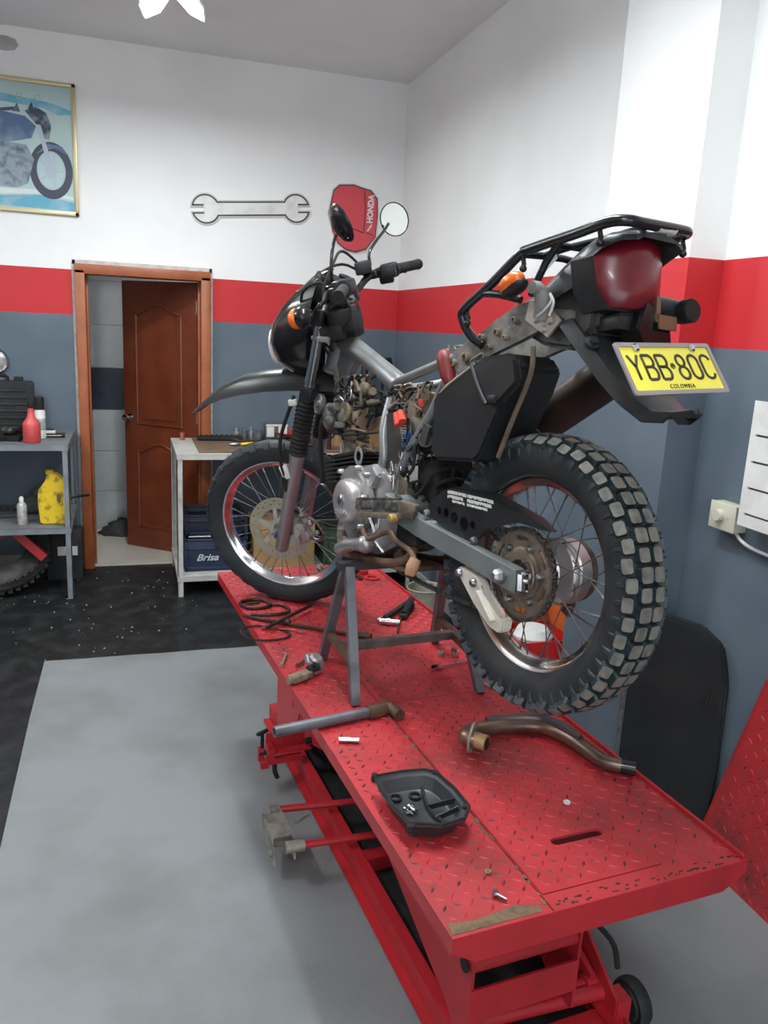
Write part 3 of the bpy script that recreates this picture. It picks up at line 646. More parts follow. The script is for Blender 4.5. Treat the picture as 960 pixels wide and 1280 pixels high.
for k in range(NK):
    t = 2 * pi * k / NK; dt = 2 * pi / NK
    j = lambda: rk.uniform(.93, 1.05)
    off = .25 * dt if k % 2 else 0
    if k % 2 == 0:
        for s in (-1, 1): knob(b, t, s * .0165, .304, s * .07, .0155 * j(), .0150 * j(), .0135)
    else:
        for s in (-1, 1): knob(b, t, s * .0180, .3035, s * .09, .0152 * j(), .0138 * j(), .0135)
    for s in (-1, 1):
        if k % 2 == 0: knob(b, t + dt * .5, s * .0435, .2965, s * .62, .0145 * j(), .0115, .0135)
        else: knob(b, t + dt * .5, s * .0475, .2935, s * .78, .0145 * j(), .0110, .0135)
        # side lug running down the wall
        th_ = t + dt * .5; e = V((cos(th_), 0, sin(th_))); q = V((-sin(th_), 0, cos(th_)))
        b.mi = 1; b.rings([[e * rr + V((0, s * yy, 0)) + q * a * ww for a, yy in ((-1, y0), (1, y0), (.6, y0 + hh), (-.6, y0 + hh))] for rr, y0, hh, ww in ((.295, .046, .009, .009), (.280, .0525, .0065, .007), (.266, .053, .002, .004))])
b.mi = 0
P(b, 'tyre', [RUB, RUBB, KNOB], rw)
b = MB().lathe([(.018, -.088), (.072, -.088), (.078, -.080), (.078, -.050), (.074, -.046), (.074, -.040), (.078, -.037), (.074, -.034), (.078, -.030), (.074, -.026), (.078, -.022), (.070, -.018), (.045, -.012), (.036, .0), (.036, .022), (.058, .028), (.062, .036), (.062, .044), (.030, .050), (.018, .050)], (0, 0, 0), (0, 1, 0), 48)
P(b, 'hub', ALU, rw)
b = MB().lathe([(.02, -.092), (.070, -.092), (.073, -.104), (.060, -.116), (.030, -.120), (.0, -.120)], (0, 0, 0), (0, 1, 0), 40).bar((.0, -.118, .0), (.10, -.120, -.05), .02, .012).bar((.0, -.105, -.03), (.03, -.110, -.11), .014, .03)
P(b, 'brake_drum_plate', MUD, rw)
# sprocket
NT = 43; teeth = []
for k in range(NT):
    for a, r in ((0, .1005), (.3, .1015), (.42, .1075), (.58, .1075), (.7, .1015)): teeth.append((r * cos(2 * pi * (k + a) / NT), r * sin(2 * pi * (k + a) / NT)))
holes = [circ(0, 0, .030, 24)]
def arcslot(a0, a1, r0, r1, n=6): return [(r1 * cos(a0 + (a1 - a0) * i / n), r1 * sin(a0 + (a1 - a0) * i / n)) for i in range(n + 1)] + [(r0 * cos(a1 - (a1 - a0) * i / n), r0 * sin(a1 - (a1 - a0) * i / n)) for i in range(n + 1)]
for k in range(6): holes.append(arcslot(2 * pi * k / 6 + .25, 2 * pi * k / 6 + .80, .077, .088))
b = MB().prism(teeth, .058, .065, YF_(), holes=holes)
SPRK = M('brown_sprocket_steel', (.25, .20, .15), .5, .7, dirt=(.11, .08, .055), ds=16, da=.8)
so = P(b, 'sprocket', SPRK, rw)
b = MB().lathe([(.030, .050), (.058, .050), (.062, .058), (.062, .067), (.058, .069), (.050, .069), (.048, .072), (.034, .072), (.030, .066)], (0, 0, 0), (0, 1, 0), 40, closed=True)
P(b, 'sprocket_carrier', SPRK, so)
b = MB()
for k in range(6): a = 2 * pi * k / 6 - .05; b.lathe([(.0, .078), (.006, .078), (.009, .072), (.009, .064)], (.068 * cos(a), 0, .068 * sin(a)), (0, 1, 0), 12)
for k in range(4): a = 2 * pi * k / 4 + .6; b.lathe([(.0, .080), (.005, .080), (.006, .070)], (.041 * cos(a), 0, .041 * sin(a)), (0, 1, 0), 12)
P(b, 'sprocket_bolt', STEEL, so)
# chain loop
FS = (.50, -.035, .030)
def chain_path():
    pts = []; r1 = .1035; fx, fz, r2 = FS
    D = math.hypot(fx, fz); base = math.atan2(fz, fx); al = math.acos((r1 - r2) / D)
    a0, a1 = base + al, base + 2 * pi - al
    n = 60
    for i in range(n + 1): a = a0 + (a1 - a0) * i / n; pts.append(V((r1 * cos(a), 0, r1 * sin(a))))
    m = 16; c_ = []
    for i in range(m + 1): a = (base - al) + (2 * al) * i / m; c_.append(V((fx + r2 * cos(a), 0, fz + r2 * sin(a))))
    s0, s1 = pts[-1], c_[0]
    low = [s0.lerp(s1, i / 40) + V((0, 0, -.012 * sin(pi * i / 40))) for i in range(1, 40)]
    up = [c_[-1].lerp(pts[0], i / 40) for i in range(1, 40)]
    return pts + low + c_ + up
cp = chain_path(); cl = [0]
for i in range(1, len(cp)): cl.append(cl[-1] + (cp[i] - cp[i - 1]).length)
tot = cl[-1] + (cp[0] - cp[-1]).length; NL = int(tot / .0127 / 2) * 2; pit = tot / NL
def at(s):
    s %= tot
    for i in range(len(cp) - 1):
        if cl[i + 1] >= s: return cp[i].lerp(cp[i + 1], (s - cl[i]) / max(cl[i + 1] - cl[i], 1e-9))
    return cp[-1].lerp(cp[0], (s - cl[-1]) / (tot - cl[-1]))
b = MB()
for k in range(NL):
    p, q = at(k * pit), at((k + 1) * pit); yo = .0075 if k % 2 else .0055; c_ = (p + q) / 2; d = (q - p).normalized()
    for s in (-1, 1):
        y = .0615 + s * yo; w_ = V((-d.z, 0, d.x)); L = pit * .5
        pl_ = [c_ - d * (L + .004) + w_ * .002, c_ - d * (L) + w_ * .0048, c_ - d * L * .3 + w_ * .0036, c_ + d * L * .3 + w_ * .0036, c_ + d * L + w_ * .0048, c_ + d * (L + .004) + w_ * .002]
        pl_ += [v_ - w_ * 2 * ((v_ - c_).dot(w_)) for v_ in pl_[::-1]]
        b.prism([(v_.x, v_.z) for v_ in pl_], y - .0008, y + .0008, YF_())
    b.cyl(p + V((0, .0525, 0)), p + V((0, .0705, 0)), .0028, n=8)
P(b, 'drive_chain', M('greasy_chain_steel', (.16, .15, .14), .35, .8, dirt=(.04, .035, .03), ds=60, da=.7))
b = MB().lathe([(.0, .050), (.028, .050), (.028, .070), (.0, .072)], (FS[0], 0, FS[1]), (0, 1, 0), 20); P(b, 'front_sprocket', RUST)

# swingarm
SA = [(.52, .155), (.34, .094), (-.036, .018), (-.045, .010), (-.040, -.034), (-.02, -.036), (.335, .046), (.52, .09)]
for s, nm in ((1, 'swingarm_beam'), (-1, 'swingarm_beam')):
    b = MB(); y0, y1 = (.082, .112) if s > 0 else (-.130, -.105)
    b.prism(SA, y0, y1, YF_(), bev=.004); P(b, nm, SWING)
b = MB().cyl((.44, -.115, .125), (.44, .115, .125), .028, n=20).box((.34, 0, .07), (.10, .20, .05), bev=.008); P(b, 'swingarm_pivot', SWING)
b = MB().box((-.044, .097, -.008), (.006, .034, .05)).box((-.052, .103, -.010), (.012, .010, .036)).box((-.052, .090, -.010), (.012, .008, .04)).cyl((-.04, .097, -.006), (-.066, .097, -.006), .006); P(b, 'chain_adjuster', CHR)
b = MB().cyl((0, -.14, 0), (0, .118, 0), .009, n=14).lathe([(.0, .136), (.008, .136), (.014, .130), (.016, .116), (.017, .113)], (.012, 0, -.002), (0, 1, 0), 6).lathe([(.019, .113), (.019, .116), (.0, .116)], (.012, 0, -.002), (0, 1, 0), 20); P(b, 'axle', STEEL)
# chain guard with drilled side
gp = [(.345, .108), (.33, .135), (.275, .172), (.24, .182), (.12, .172), (.03, .150), (-.06, .132), (-.125, .108), (-.10, .108), (-.02, .118), (.04, .106), (.10, .092), (.125, .066), (.15, .055), (.19, .062), (.26, .080)]
gh = [circ(.285, .122, .0095, 12), circ(.255, .118, .0125, 14), circ(.222, .108, .016, 16), circ(.182, .098, .018, 16), circ(.148, .098, .011, 12)]
b = MB().prism(gp, .088, .092, YF_(), holes=gh)
b.rings([[V((x, .086 - .0, z - .001)), V((x, .092, z)), V((x, .092 - .052 * k, z + .004 * k)), V((x, .088 - .052 * k, z + .001 * k))] for x, z, k in ((.275, .172, .8), (.24, .182, 1), (.12, .172, 1), (.03, .150, .9), (-.06, .132, .6), (-.125, .108, .2))])
GRD = P(b, 'chain_guard', BLK)
# white lettering blocks on the guard (worn, slanted strokes in two groups)
b = MB(); rs_ = random.Random(11)
def gtop(x, t, lift_=.0012):   # point on the guard shoulder: t 0 = edge of the top, negative = down the side
    z = .182 - (.24 - x) * .085 if x < .24 else .182 - (x - .24) * .28
    return V((x, .0935 + lift_, z + t))
for x0, x1 in ((.248, .175), (.168, .070)):
    n_ = 9
    for row, (t0, h_) in enumerate(((-.006, .008), (-.017, .008), (-.028, .006))):
        if row == 2 and x0 > .2: xs, xe = x0 - .02, x1
        else: xs, xe = x0, x1 + row * .01
        x = xs
        while x > xe + .004:
            w_ = rs_.uniform(.003, .0085); k = rs_.random()
            q = [gtop(x, t0), gtop(x - w_, t0), gtop(x - w_ - .002, t0 - h_ * (.5 if k < .4 else 1)), gtop(x - .002, t0 - h_)]
            b.rings([[p_ - V((0, .0012, 0)) for p_ in q], q]); x -= w_ + .0018
P(b, 'guard_lettering', WHT, GRD)
b = MB()
for x, z in ((.335, .112), (.135, .062)): b.lathe([(.0, .104), (.005, .104), (.009, .100), (.010, .092), (.013, .091)], (x, 0, z), (0, 1, 0), 14)
P(b, 'guard_bolt', STEEL, GRD)
# white chain guide under the swingarm
b = MB(); b.prism([(.185, -.018), (.178, -.004), (.16, -.006), (.10, -.022), (.088, -.034), (.075, -.062), (.028, -.098), (.0, -.100), (.004, -.128), (.022, -.136), (.055, -.128), (.112, -.082), (.145, -.05)], .080, .108, YF_(), bev=.004)
b.bar((.085, .109, -.048), (.03, .109, -.108), .004, .03, up=(0, 1, 0)); o = P(b, 'chain_guide', CREAM)
b = MB()
for x, z in ((.168, -.018), (.112, -.034)): b.lathe([(.0, .119), (.006, .119), (.010, .114), (.011, .107)], (x, 0, z), (0, 1, 0), 14)
P(b, 'guide_bolt', STEEL, o)

# shock absorber
b = MB().cyl((.47, 0, .33), (.30, 0, .10), .014, n=14)
a_, c_ = V((.455, 0, .30)), V((.33, 0, .135)); d = (c_ - a_); ax = d.normalized(); u = ax.cross(V((0, 1, 0))); w = V((0, 1, 0))
P(b, 'shock_body', BLKM)
b = MB().tube([a_ + d * (i / 96) + (u * cos(i * 2 * pi / 16) + w * sin(i * 2 * pi / 16)) * .038 for i in range(97)], .0065, 8); P(b, 'shock_spring', BLKM)
P(MB().lathe([(.012, 0), (.045, 0), (.045, .008), (.012, .01)], a_, ax, 20).lathe([(.012, 0), (.045, 0), (.045, .008), (.012, .01)], c_, ax, 20), 'spring_seat', BLK)

# frame
b = MB().tube([(1.000, 0, .655), (.955, 0, .618), (.86, 0, .575), (.74, 0, .518), (.64, 0, .468), (.60, 0, .440)], [.030, .035, .031, .030, .031, .029], 20, sub=4); P(b, 'frame_spine', SILV)
b = MB().cyl((1.045, 0, .530), (.972, 0, .690), .034, n=24).lathe([(.034, 0), (.040, 0), (.040, .012), (.034, .014)], (1.045, 0, .530), V((-.41, 0, .91)), 24); b.prism([(1.03, .56), (.985, .64), (.87, .56), (.95, .48), (1.01, .46)], -.012, .012, YF_(), bev=.003); P(b, 'steering_head', SILV)
b = MB().tube([(1.02, 0, .55), (1.0, 0, .50), (.965, 0, .40), (.925, 0, .29), (.895, 0, .17), (.86, 0, .05), (.80, 0, -.02)], .021, 16, sub=4); P(b, 'down_tube', M('dirty_silver_frame', (.30, .27, .23), .5, .3, dirt=(.13, .09, .06), ds=8, da=.85, lo=.4, hi=.6))
for s in (1, -1):
    b = MB().tube([(.62, s * .03, .455), (.54, s * .06, .462), (.43, s * .075, .475), (.25, s * .08, .502)], .0125, 12, sub=4); P(b, 'seat_rail', SILV)
    b = MB().tube([(.605, s * .045, .42), (.600, s * .07, .33), (.592, s * .072, .25), (.615, s * .07, .19), (.60, s * .068, .14), (.585, s * .068, .06)], .014, 12, sub=4); P(b, 'side_tube', SILV)
    b = MB().tube([(.30, s * .075, .44), (.36, s * .072, .365), (.45, s * .07, .28), (.52, s * .07, .20), (.585, s * .07, .15)], .0145, 12, sub=4); P(b, 'diagonal_tube', SILV)
    # beam-type rear subframe: dirty alloy-looking rail
    b = MB().prism([(.27, .475), (.30, .500), (.24, .528), (.17, .545), (.10, .575), (.03, .600), (-.02, .600), (-.06, .575), (-.14, .565), (-.14, .545), (-.05, .535), (.03, .515), (.10, .500), (.18, .478), (.22, .455)], s * .072 - .008, s * .072 + .008, YF_(), bev=.003)
    P(b, 'subframe_rail', M('dirty_grey_rail', (.21, .20, .18), .6, .2, dirt=(.06, .055, .045), ds=14, da=.85, lo=.42, hi=.62, bump=.3, bs=80))
b = MB()
for x, z, r in ((.205, .498, .013), (.145, .540, .008), (.255, .49, .010), (.09, .545, .009), (.03, .565, .008), (.115, .515, .006), (.06, .53, .006)): b.lathe([(r, .078), (r, .090), (r * .6, .091), (r * .6, .083), (0, .083)], (x, 0, z), (0, 1, 0), 16)
b; P(b, 'rail_boss', TAN)
b = MB().tube([(.295, .085, .515), (.285, .088, .50), (.27, .088, .46), (.255, .086, .43)], [.016, .022, .020, .012], 14, sub=4); P(b, 'red_cushion_rubber', M('dark_red_rubber', (.19, .012, .016), .5, dirt=(.08, .01, .01), ds=30, da=.6))
b = MB().prism([(-.008, .560), (-.081, .514), (-.119, .545), (-.075, .585), (-.02, .600)], .082, .088, YF_(), bev=.001)
for x, z in ((-.045, .556), (-.088, .548), (-.07, .533)): b.lathe([(.0, .094), (.005, .094), (.008, .090), (.009, .087)], (x, 0, z), (0, 1, 0), 12)
P(b, 'winker_bracket', M('scuffed_grey_plate', (.33, .31, .29), .5, .4, dirt=(.2, .12, .07), ds=20, da=.7))
b = MB().prism([(.587, .14), (.625, .10), (.60, .04), (.56, .0), (.525, .0), (.515, .03), (.545, .09), (.555, .15)], .062, .075, YF_(), bev=.003); P(b, 'footpeg_bracket', SILV)
b = MB().tube([(.80, .07, -.035), (.70, .085, -.045), (.55, .085, -.045), (.45, .07, -.02), (.42, .06, .06)], .013, 10, sub=4).tube([(.80, -.07, -.035), (.70, -.085, -.045), (.55, -.085, -.045), (.45, -.07, -.02), (.42, -.06, .06)], .013, 10, sub=4).box((.62, 0, -.052), (.36, .17, .012)); P(b, 'engine_cradle', RUST)

# engine
b = MB().prism([(.81, .19), (.76, .222), (.64, .228), (.56, .205), (.48, .175), (.455, .09), (.50, .01), (.60, -.03), (.76, -.02), (.84, .07)], -.10, .088, YF_(), bev=.012); P(b, 'crankcase', ALU)
b = MB().prism([(.765, .195), (.735, .222), (.665, .225), (.62, .19), (.60, .12), (.62, .05), (.68, .022), (.75, .04), (.785, .12)], .085, .122, YF_(), bev=.010)
b.prism([(.66, .222), (.60, .232), (.57, .20), (.60, .16), (.66, .17)], .06, .105, YF_(), bev=.006).prism([(.60, .06), (.66, .03), (.64, -.01), (.58, -.005)], .06, .10, YF_(), bev=.006)
for x, z in ((.755, .205), (.655, .218), (.63, .05), (.60, .20), (.745, .035), (.615, .135)): b.lathe([(.0, .132), (.006, .132), (.008, .126), (.009, .115)], (x, 0, z), (0, 1, 0), 12)
P(b, 'generator_case', ALU)
CV = V((.695, 0, .122))
b = MB().lathe([(.064, .118), (.064, .134), (.060, .146), (.054, .150), (.030, .152), (.0, .152)], CV, (0, 1, 0), 48); o = P(b, 'round_generator_cover', M('bright_cast_cover', (.56, .53, .52), .32, .7, dirt=(.42, .38, .36), ds=9, da=.5))
b = MB().lathe([(.017, .150), (.017, .156), (.013, .159), (.0, .159)], CV, (0, 1, 0), 24).box(CV + V((0, .160, 0)), (.018, .003, .004), Ry(.8)); P(b, 'inspection_cap', STEEL, o)
m = Mx.Translation(CV + V((0, .1525, -.034))) @ Mx(((-1, 0, 0), (0, 0, 1), (0, 1, 0))).to_4x4() @ Mx.Rotation(0, 4, 'Z')
P(MB().text('HONDA', .019, m, .0008, 1.05, bold=.0004), 'cover_lettering', M('polished_letters', (.8, .8, .8), .25, .8), o, merge=0)
# cylinder: black finned barrel leaning forward, studs, gasket
cx_ = V((.84, 0, .16)); ca = V((.10, 0, .995)).normalized()
b = MB()
for i in range(6): c_ = cx_ + ca * (.012 + .0135 * i); b.box(c_, (.175, .165, .0065), Ry(.10), bev=.002)
b.box(cx_ + ca * .04, (.125, .12, .085), Ry(.10)).box(cx_ + ca * .094, (.15, .14, .012), Ry(.10), bev=.002); P(b, 'cylinder', BLKM)
b = MB()
for dx in (-.05, .05):
    for dy in (-.045, .045): p = cx_ + V((dx, dy, 0)) + ca * .10; b.cyl(p, p + ca * .09, .004, n=8)
P(b, 'cylinder_stud', STEEL)
outl = []
for i in range(24): t = 2 * pi * i / 24; rr = .021 + .012 * abs(cos(t)) ** 6; outl.append((rr * sin(t) * 1.15, rr * cos(t) * .9))
b = MB().prism(outl, .084, .087, ((.715, 0, .252), (1, 0, -.15), (.15, 0, 1), (0, 1, 0)), holes=[circ(0, 0, .0155, 18), circ(0, .024, .0035, 8), circ(0, -.024, .0035, 8)]); P(b, 'port_gasket', ALU)
# foot peg, shifter and levers on the left
pa, pb = V((.565, .165, .118)), V((.392, .138, .128))
b = MB().bar(pa, pb, .030, .026, bev=.004)
for i in range(9):
    p = pa.lerp(pb, .06 + i * .105); b.box(p + V((0, .0, .016)), (.004, .032, .008))
    b.box(p + V((0, .0165, .0)), (.0035, .004, .018))
fp = P(b, 'footpeg', M('rubber_peg', (.05, .048, .045), .5, .3, dirt=(.35, .33, .30), ds=50, da=.5))
b = MB().bar(pa + V((-.02, .0, -.024)), pb + V((-.01, 0, -.026)), .030, .016, bev=.003).bar(pb + V((.01, -.0, -.005)), (.36, .11, .112), .03, .04, bev=.004); P(b, 'peg_base', MUD, fp)
b = MB().lathe([(.0, .172), (.009, .172), (.012, .168), (.012, .150)], (.395, 0, .095), (0, 1, 0), 14); P(b, 'peg_bolt', M('brass_bolt', (.45, .3, .12), .45, .5), fp)
b = MB().tube([(.62, .12, .045), (.58, .125, .02), (.48, .12, .05), (.44, .12, .03), (.36, .13, .015), (.30, .15, -.005)], .0075, 8, sub=4); o = P(b, 'shift_lever', RUST)
b = MB().tube([(.275, .165, .004), (.278, .172, -.015), (.283, .176, -.036)], [.014, .017, .013], 12, sub=3); P(b, 'shift_rubber', M('tan_rubber', (.42, .22, .12), .7, dirt=(.25, .13, .08), ds=20, da=.6), o)
b = MB().tube([(.76, .12, -.03), (.71, .12, -.012), (.66, .12, -.005), (.60, .12, .0)], [.018, .022, .018, .024], 14, sub=4).sph((.60, .12, .004), .026).sph((.71, .115, -.012), .022).tube([(.80, .10, -.01), (.74, .11, .005), (.70, .12, -.02)], .006, 8, sub=3)
b.tube([(.83, .08, -.03), (.78, .09, -.02), (.74, .09, -.035)], .007, 8, sub=3); P(b, 'linkage_clutter', ALU)
b = MB().tube([(.60, .11, .08), (.56, .115, .04), (.55, .12, .02), (.50, .12, -.01)], .004, 6, sub=4).tube([(.545, .11, .09), (.55, .118, .04), (.60, .12, .03)], .004, 6, sub=4).tube([(.58, .10, .06), (.545, .12, .03), (.56, .12, .0)], .003, 6, sub=4); P(b, 'link_rod', STEEL)
b = MB().tube([(.91, .02, .045), (.85, .06, -.01), (.78, .07, -.03)], [.02, .018, .018], 12, sub=4).sph((.93, -.02, .06), .05, (1, 1.2, .8)); P(b, 'exhaust_stub', MUD)
# electrical cluster between the frame tubes
b = MB().prism([(.606, .372), (.53, .385), (.500, .362), (.468, .285), (.50, .235), (.535, .207), (.592, .209)], .060, .068, YF_(), bev=.002); o = P(b, 'label_plate', M('brown_black_plate', (.03, .026, .022), .5, dirt=(.13, .09, .06), ds=9, da=.8, lo=.5, hi=.7))
b = MB(); rs_ = random.Random(4)
for i in range(17):
    z = .360 - i * .0068
    x = .527 - i * .0028
    for j_ in range(rs_.choice((2, 3, 3))): w_ = rs_.uniform(.004, .011); b.box((x - w_ / 2, .0688, z), (w_, .0012, .0028), Ry(-.12)); x -= w_ + .003
P(b, 'label_print', M('faded_print', (.45, .44, .40), .7), o)
b = MB().box((.405, .05, .40), (.040, .035, .055), Ry(-.25), bev=.004).box((.455, .055, .38), (.042, .035, .05), Ry(-.2), bev=.004).box((.432, .055, .335), (.05, .04, .05), Ry(-.3), bev=.004).box((.39, .055, .345), (.035, .035, .045), Ry(-.3), bev=.004)
P(b, 'relay_block', M('olive_dusty_plastic', (.17, .15, .10), .65, dirt=(.09, .075, .05), ds=20, da=.7))
b = MB().tube([(.513, .082, .372), (.494, .086, .340)], [.011, .0125], 10).tube([(.500, .080, .378), (.480, .084, .350)], [.009, .012], 10).box((.405, .073, .398), (.022, .012, .02), Ry(-.2), bev=.003); P(b, 'red_terminal_cap', M('red_rubber', (.65, .05, .03), .5))
b = MB().box((.478, .072, .30), (.014, .016, .05), Ry(-.3), bev=.003); P(b, 'blue_connector', M('blue_plastic', (.02, .10, .32), .4))
b = MB().cyl((.415, .055, .312), (.372, .080, .300), .018, .020, n=14).box((.36, .088, .315), (.03, .01, .05), Ry(-.4)); P(b, 'clamp_collar', M('dark_steel_collar', (.09, .09, .09), .4, .6))
def harness(name, mt, seed, n, boxc, size, r=(.002, .005), pieces=1):
    rr = random.Random(seed); b = MB()
    for i in range(n):
        q = V([boxc[k] + rr.uniform(-1, 1) * size[k] for k in range(3)]); pts = [q]
        for j_ in range(rr.choice((3, 4, 5))):
            q = q + V((rr.uniform(-1, 1) * size[0] * .7, rr.uniform(-.5, .5) * size[1], rr.uniform(-1, 1) * size[2] * .8))
            q = V([min(max(q[k], boxc[k] - size[k] * 1.1), boxc[k] + size[k] * 1.1) for k in range(3)]); pts.append(q)
        b.tube(pts, rr.uniform(*r), 6, sub=4)
    return P(b, name, mt)
harness('wiring_loom', BLKM, 1, 14, (.54, .03, .42), (.08, .035, .035))
harness('wiring_loom', TAN, 2, 12, (.50, .05, .415), (.07, .03, .03), (.002, .0045))
harness('wiring_loom', MUD, 3, 14, (.86, .03, .42), (.09, .03, .07), (.003, .007))
harness('wiring_loom', BLKM, 5, 12, (.82, .05, .43), (.08, .03, .06), (.003, .005))
harness('wiring_loom', BLKM, 6, 10, (.46, .06, .21), (.05, .03, .07), (.002, .005))
harness('wiring_loom', STEEL, 7, 6, (.475, .10, .20), (.02, .01, .06), (.0015, .003))
harness('wiring_loom', TAN, 8, 8, (.22, .075, .51), (.07, .012, .03), (.002, .004))
harness('wiring_loom', BLKM, 9, 8, (.40, .02, .16), (.05, .05, .06), (.003, .006))
harness('wiring_loom', BLKM, 12, 16, (.80, .06, .36), (.12, .03, .06), (.002, .005))
harness('wiring_loom', MUD, 13, 10, (.78, .05, .30), (.10, .03, .03), (.003, .006))
harness('wiring_loom', STEEL, 14, 5, (.84, .07, .44), (.05, .02, .04), (.002, .003))
harness('wiring_loom', TAN, 15, 8, (.44, .07, .39), (.06, .02, .05), (.002, .003))
harness('wiring_loom', BLKM, 16, 10, (.44, .07, .30), (.05, .02, .06), (.002, .004))
b = MB().prism([(.50, .21), (.53, .18), (.50, .09), (.46, .06), (.43, .09), (.45, .19)], .082, .088, YF_(), bev=.001); P(b, 'footrest_hanger', MUD)
b = MB().box((.84, .02, .47), (.10, .05, .05), Ry(.2), bev=.008).sph((.77, .04, .455), .022).cyl((.74, .03, .44), (.70, .05, .445), .012).box((.73, .04, .41), (.06, .03, .018), Ry(.15), bev=.004); P(b, 'ignition_coil', MUD)
b = MB().tube([(.82, .05, .45), (.74, .07, .405), (.66, .06, .405), (.62, .04, .42)], .006, 8, sub=4).box((.70, .04, .385), (.12, .03, .03), Ry(.12), bev=.006); P(b, 'coil_lead', BLKM)
# throttle body / carburettor hanging in the frame, cylinder head bits
b = MB().cyl((.90, .05, .365), (.80, .05, .375), .030, .034, n=20).cyl((.80, .05, .375), (.72, .05, .365), .026, .040, n=20).sph((.93, .06, .36), .034).box((.80, .05, .325), (.08, .05, .05), bev=.01).lathe([(.012, 0), (.030, 0), (.030, .010), (.012, .010)], (.80, .085, .385), (0, 1, 0), 18, closed=True)
P(b, 'inlet_casting', M('tan_casting', (.20, .145, .09), .7, .15, dirt=(.12, .08, .05), ds=14, da=.8))
b = MB().tube([(.93, .08, .40), (.955, .09, .35), (.965, .085, .27), (.96, .08, .16)], .007, 8, sub=4).tube([(.97, .06, .33), (.80, .09, .315), (.60, .06, .325)], .004, 8, sub=2); P(b, 'breather_hose', BLKM)
# black clutter behind the engine, battery box
b = MB().box((.39, 0, .34), (.12, .11, .14), Ry(.15), bev=.012).box((.42, -.02, .19), (.10, .12, .12), bev=.01).box((.44, .02, .06), (.10, .14, .09), bev=.01); P(b, 'battery_box', BLKM)
# side panel / airbox
b = MB().prism([(.300, .400), (.275, .430), (.18, .462), (.116, .488), (.02, .490), (-.01, .455), (.02, .41), (.105, .262), (.125, .248), (.285, .250), (.305, .27)], -.03, .112, YF_(), bev=.008); o = P(b, 'airbox', M('satin_black_airbox', (.014, .016, .017), .42, dirt=(.03, .03, .03), ds=10, da=.5))
b = MB().tube([(.306, .102, .397), (.25, .113, .425), (.18, .113, .455), (.12, .113, .478)], .003, 6, sub=3); P(b, 'airbox_edge_seam', M('dusty_edge', (.32, .27, .2), .8), o)
b = MB().prism([(.135, .478), (-.028, .480), (-.040, .42), (.025, .375), (.062, .372), (.10, .41)], .105, .128, YF_(), bev=.01).tube([(.125, .128, .472), (.09, .131, .415), (.062, .131, .378)], .0045, 8, sub=3).box((.045, .128, .388), (.03, .012, .02), bev=.004); P(b, 'airbox_side_lid', BLK)
b = MB().tube([(-.035, .085, .50), (-.03, .085, .44), (.03, .082, .34), (.075, .08, .26)], .006, 10, sub=4); P(b, 'side_stay', MUD)
# exhaust silencer on the right
b = MB().tube([(.44, -.15, .215), (.395, -.16, .245), (.345, -.165, .275), (.30, -.165, .30), (.12, -.165, .39), (-.06, -.165, .475), (-.075, -.165, .482)], [.030, .038, .047, .050, .053, .053, .040], 28, sub=3)
o = P(b, 'silencer', M('sooty_brown_silencer', (.05, .036, .030), .42, .5, dirt=(.13, .075, .05), ds=7, da=.8, lo=.45, hi=.7))
b = MB().lathe([(.051, 0), (.053, .004), (.051, .008)], (.31, -.165, .296), V((-.9, 0, .43)), 30, closed=True); P(b, 'silencer_band', M('tan_band', (.3, .18, .12), .5, .5), o)
b = MB().tube([(.20, -.11, .305), (.17, -.10, .295), (.145, -.10, .29), (.13, -.10, .305), (.14, -.10, .325), (.17, -.11, .335)], .0035, 8, sub=4); P(b, 'wire_hook', BLKM)
b = MB().prism([(.0, .50), (-.03, .60), (-.12, .60), (-.14, .45), (-.08, .42)], -.10, -.092, YF_()); P(b, 'silencer_bracket', BLKM)

# rear fender, tail, lamp
secs = []
for x, z, w_, h_ in ((.06, .608, .060, .045), (-.02, .628, .074, .055), (-.10, .668, .086, .075), (-.15, .690, .092, .085), (-.19, .700, .096, .052), (-.235, .703, .096, .034), (-.270, .698, .086, .022), (-.290, .690, .066, .014)):
    secs.append([V((x, w_, z - h_)), V((x, w_ * .97, z - h_ * .45)), V((x, w_ * .75, z - h_ * .08)), V((x, w_ * .35, z + .006)), V((x, -w_ * .35, z + .006)), V((x, -w_ * .75, z - h_ * .08)), V((x, -w_ * .97, z - h_ * .45)), V((x, -w_, z - h_)),
                 V((x, -w_ + .005, z - h_)), V((x, -w_ * .7, z - h_ * .14 - .004)), V((x, w_ * .7, z - h_ * .14 - .004)), V((x, w_ - .005, z - h_))])
b = MB().rings(secs); tail = P(b, 'tail_fender', M('tail_black_plastic', (.018, .020, .022), .33, dirt=(.045, .045, .045), ds=7, da=.6), sharp=.9)
b = MB()
b.prism([(.05, .55), (.03, .60), (-.04, .62), (-.14, .63), (-.20, .60), (-.19, .52), (-.13, .485), (-.05, .50)], -.065, .068, YF_(), bev=.01); P(b, 'fender_underside', M('grey_dusty_plastic', (.035, .035, .033), .6, dirt=(.10, .09, .075), ds=10, da=.7))
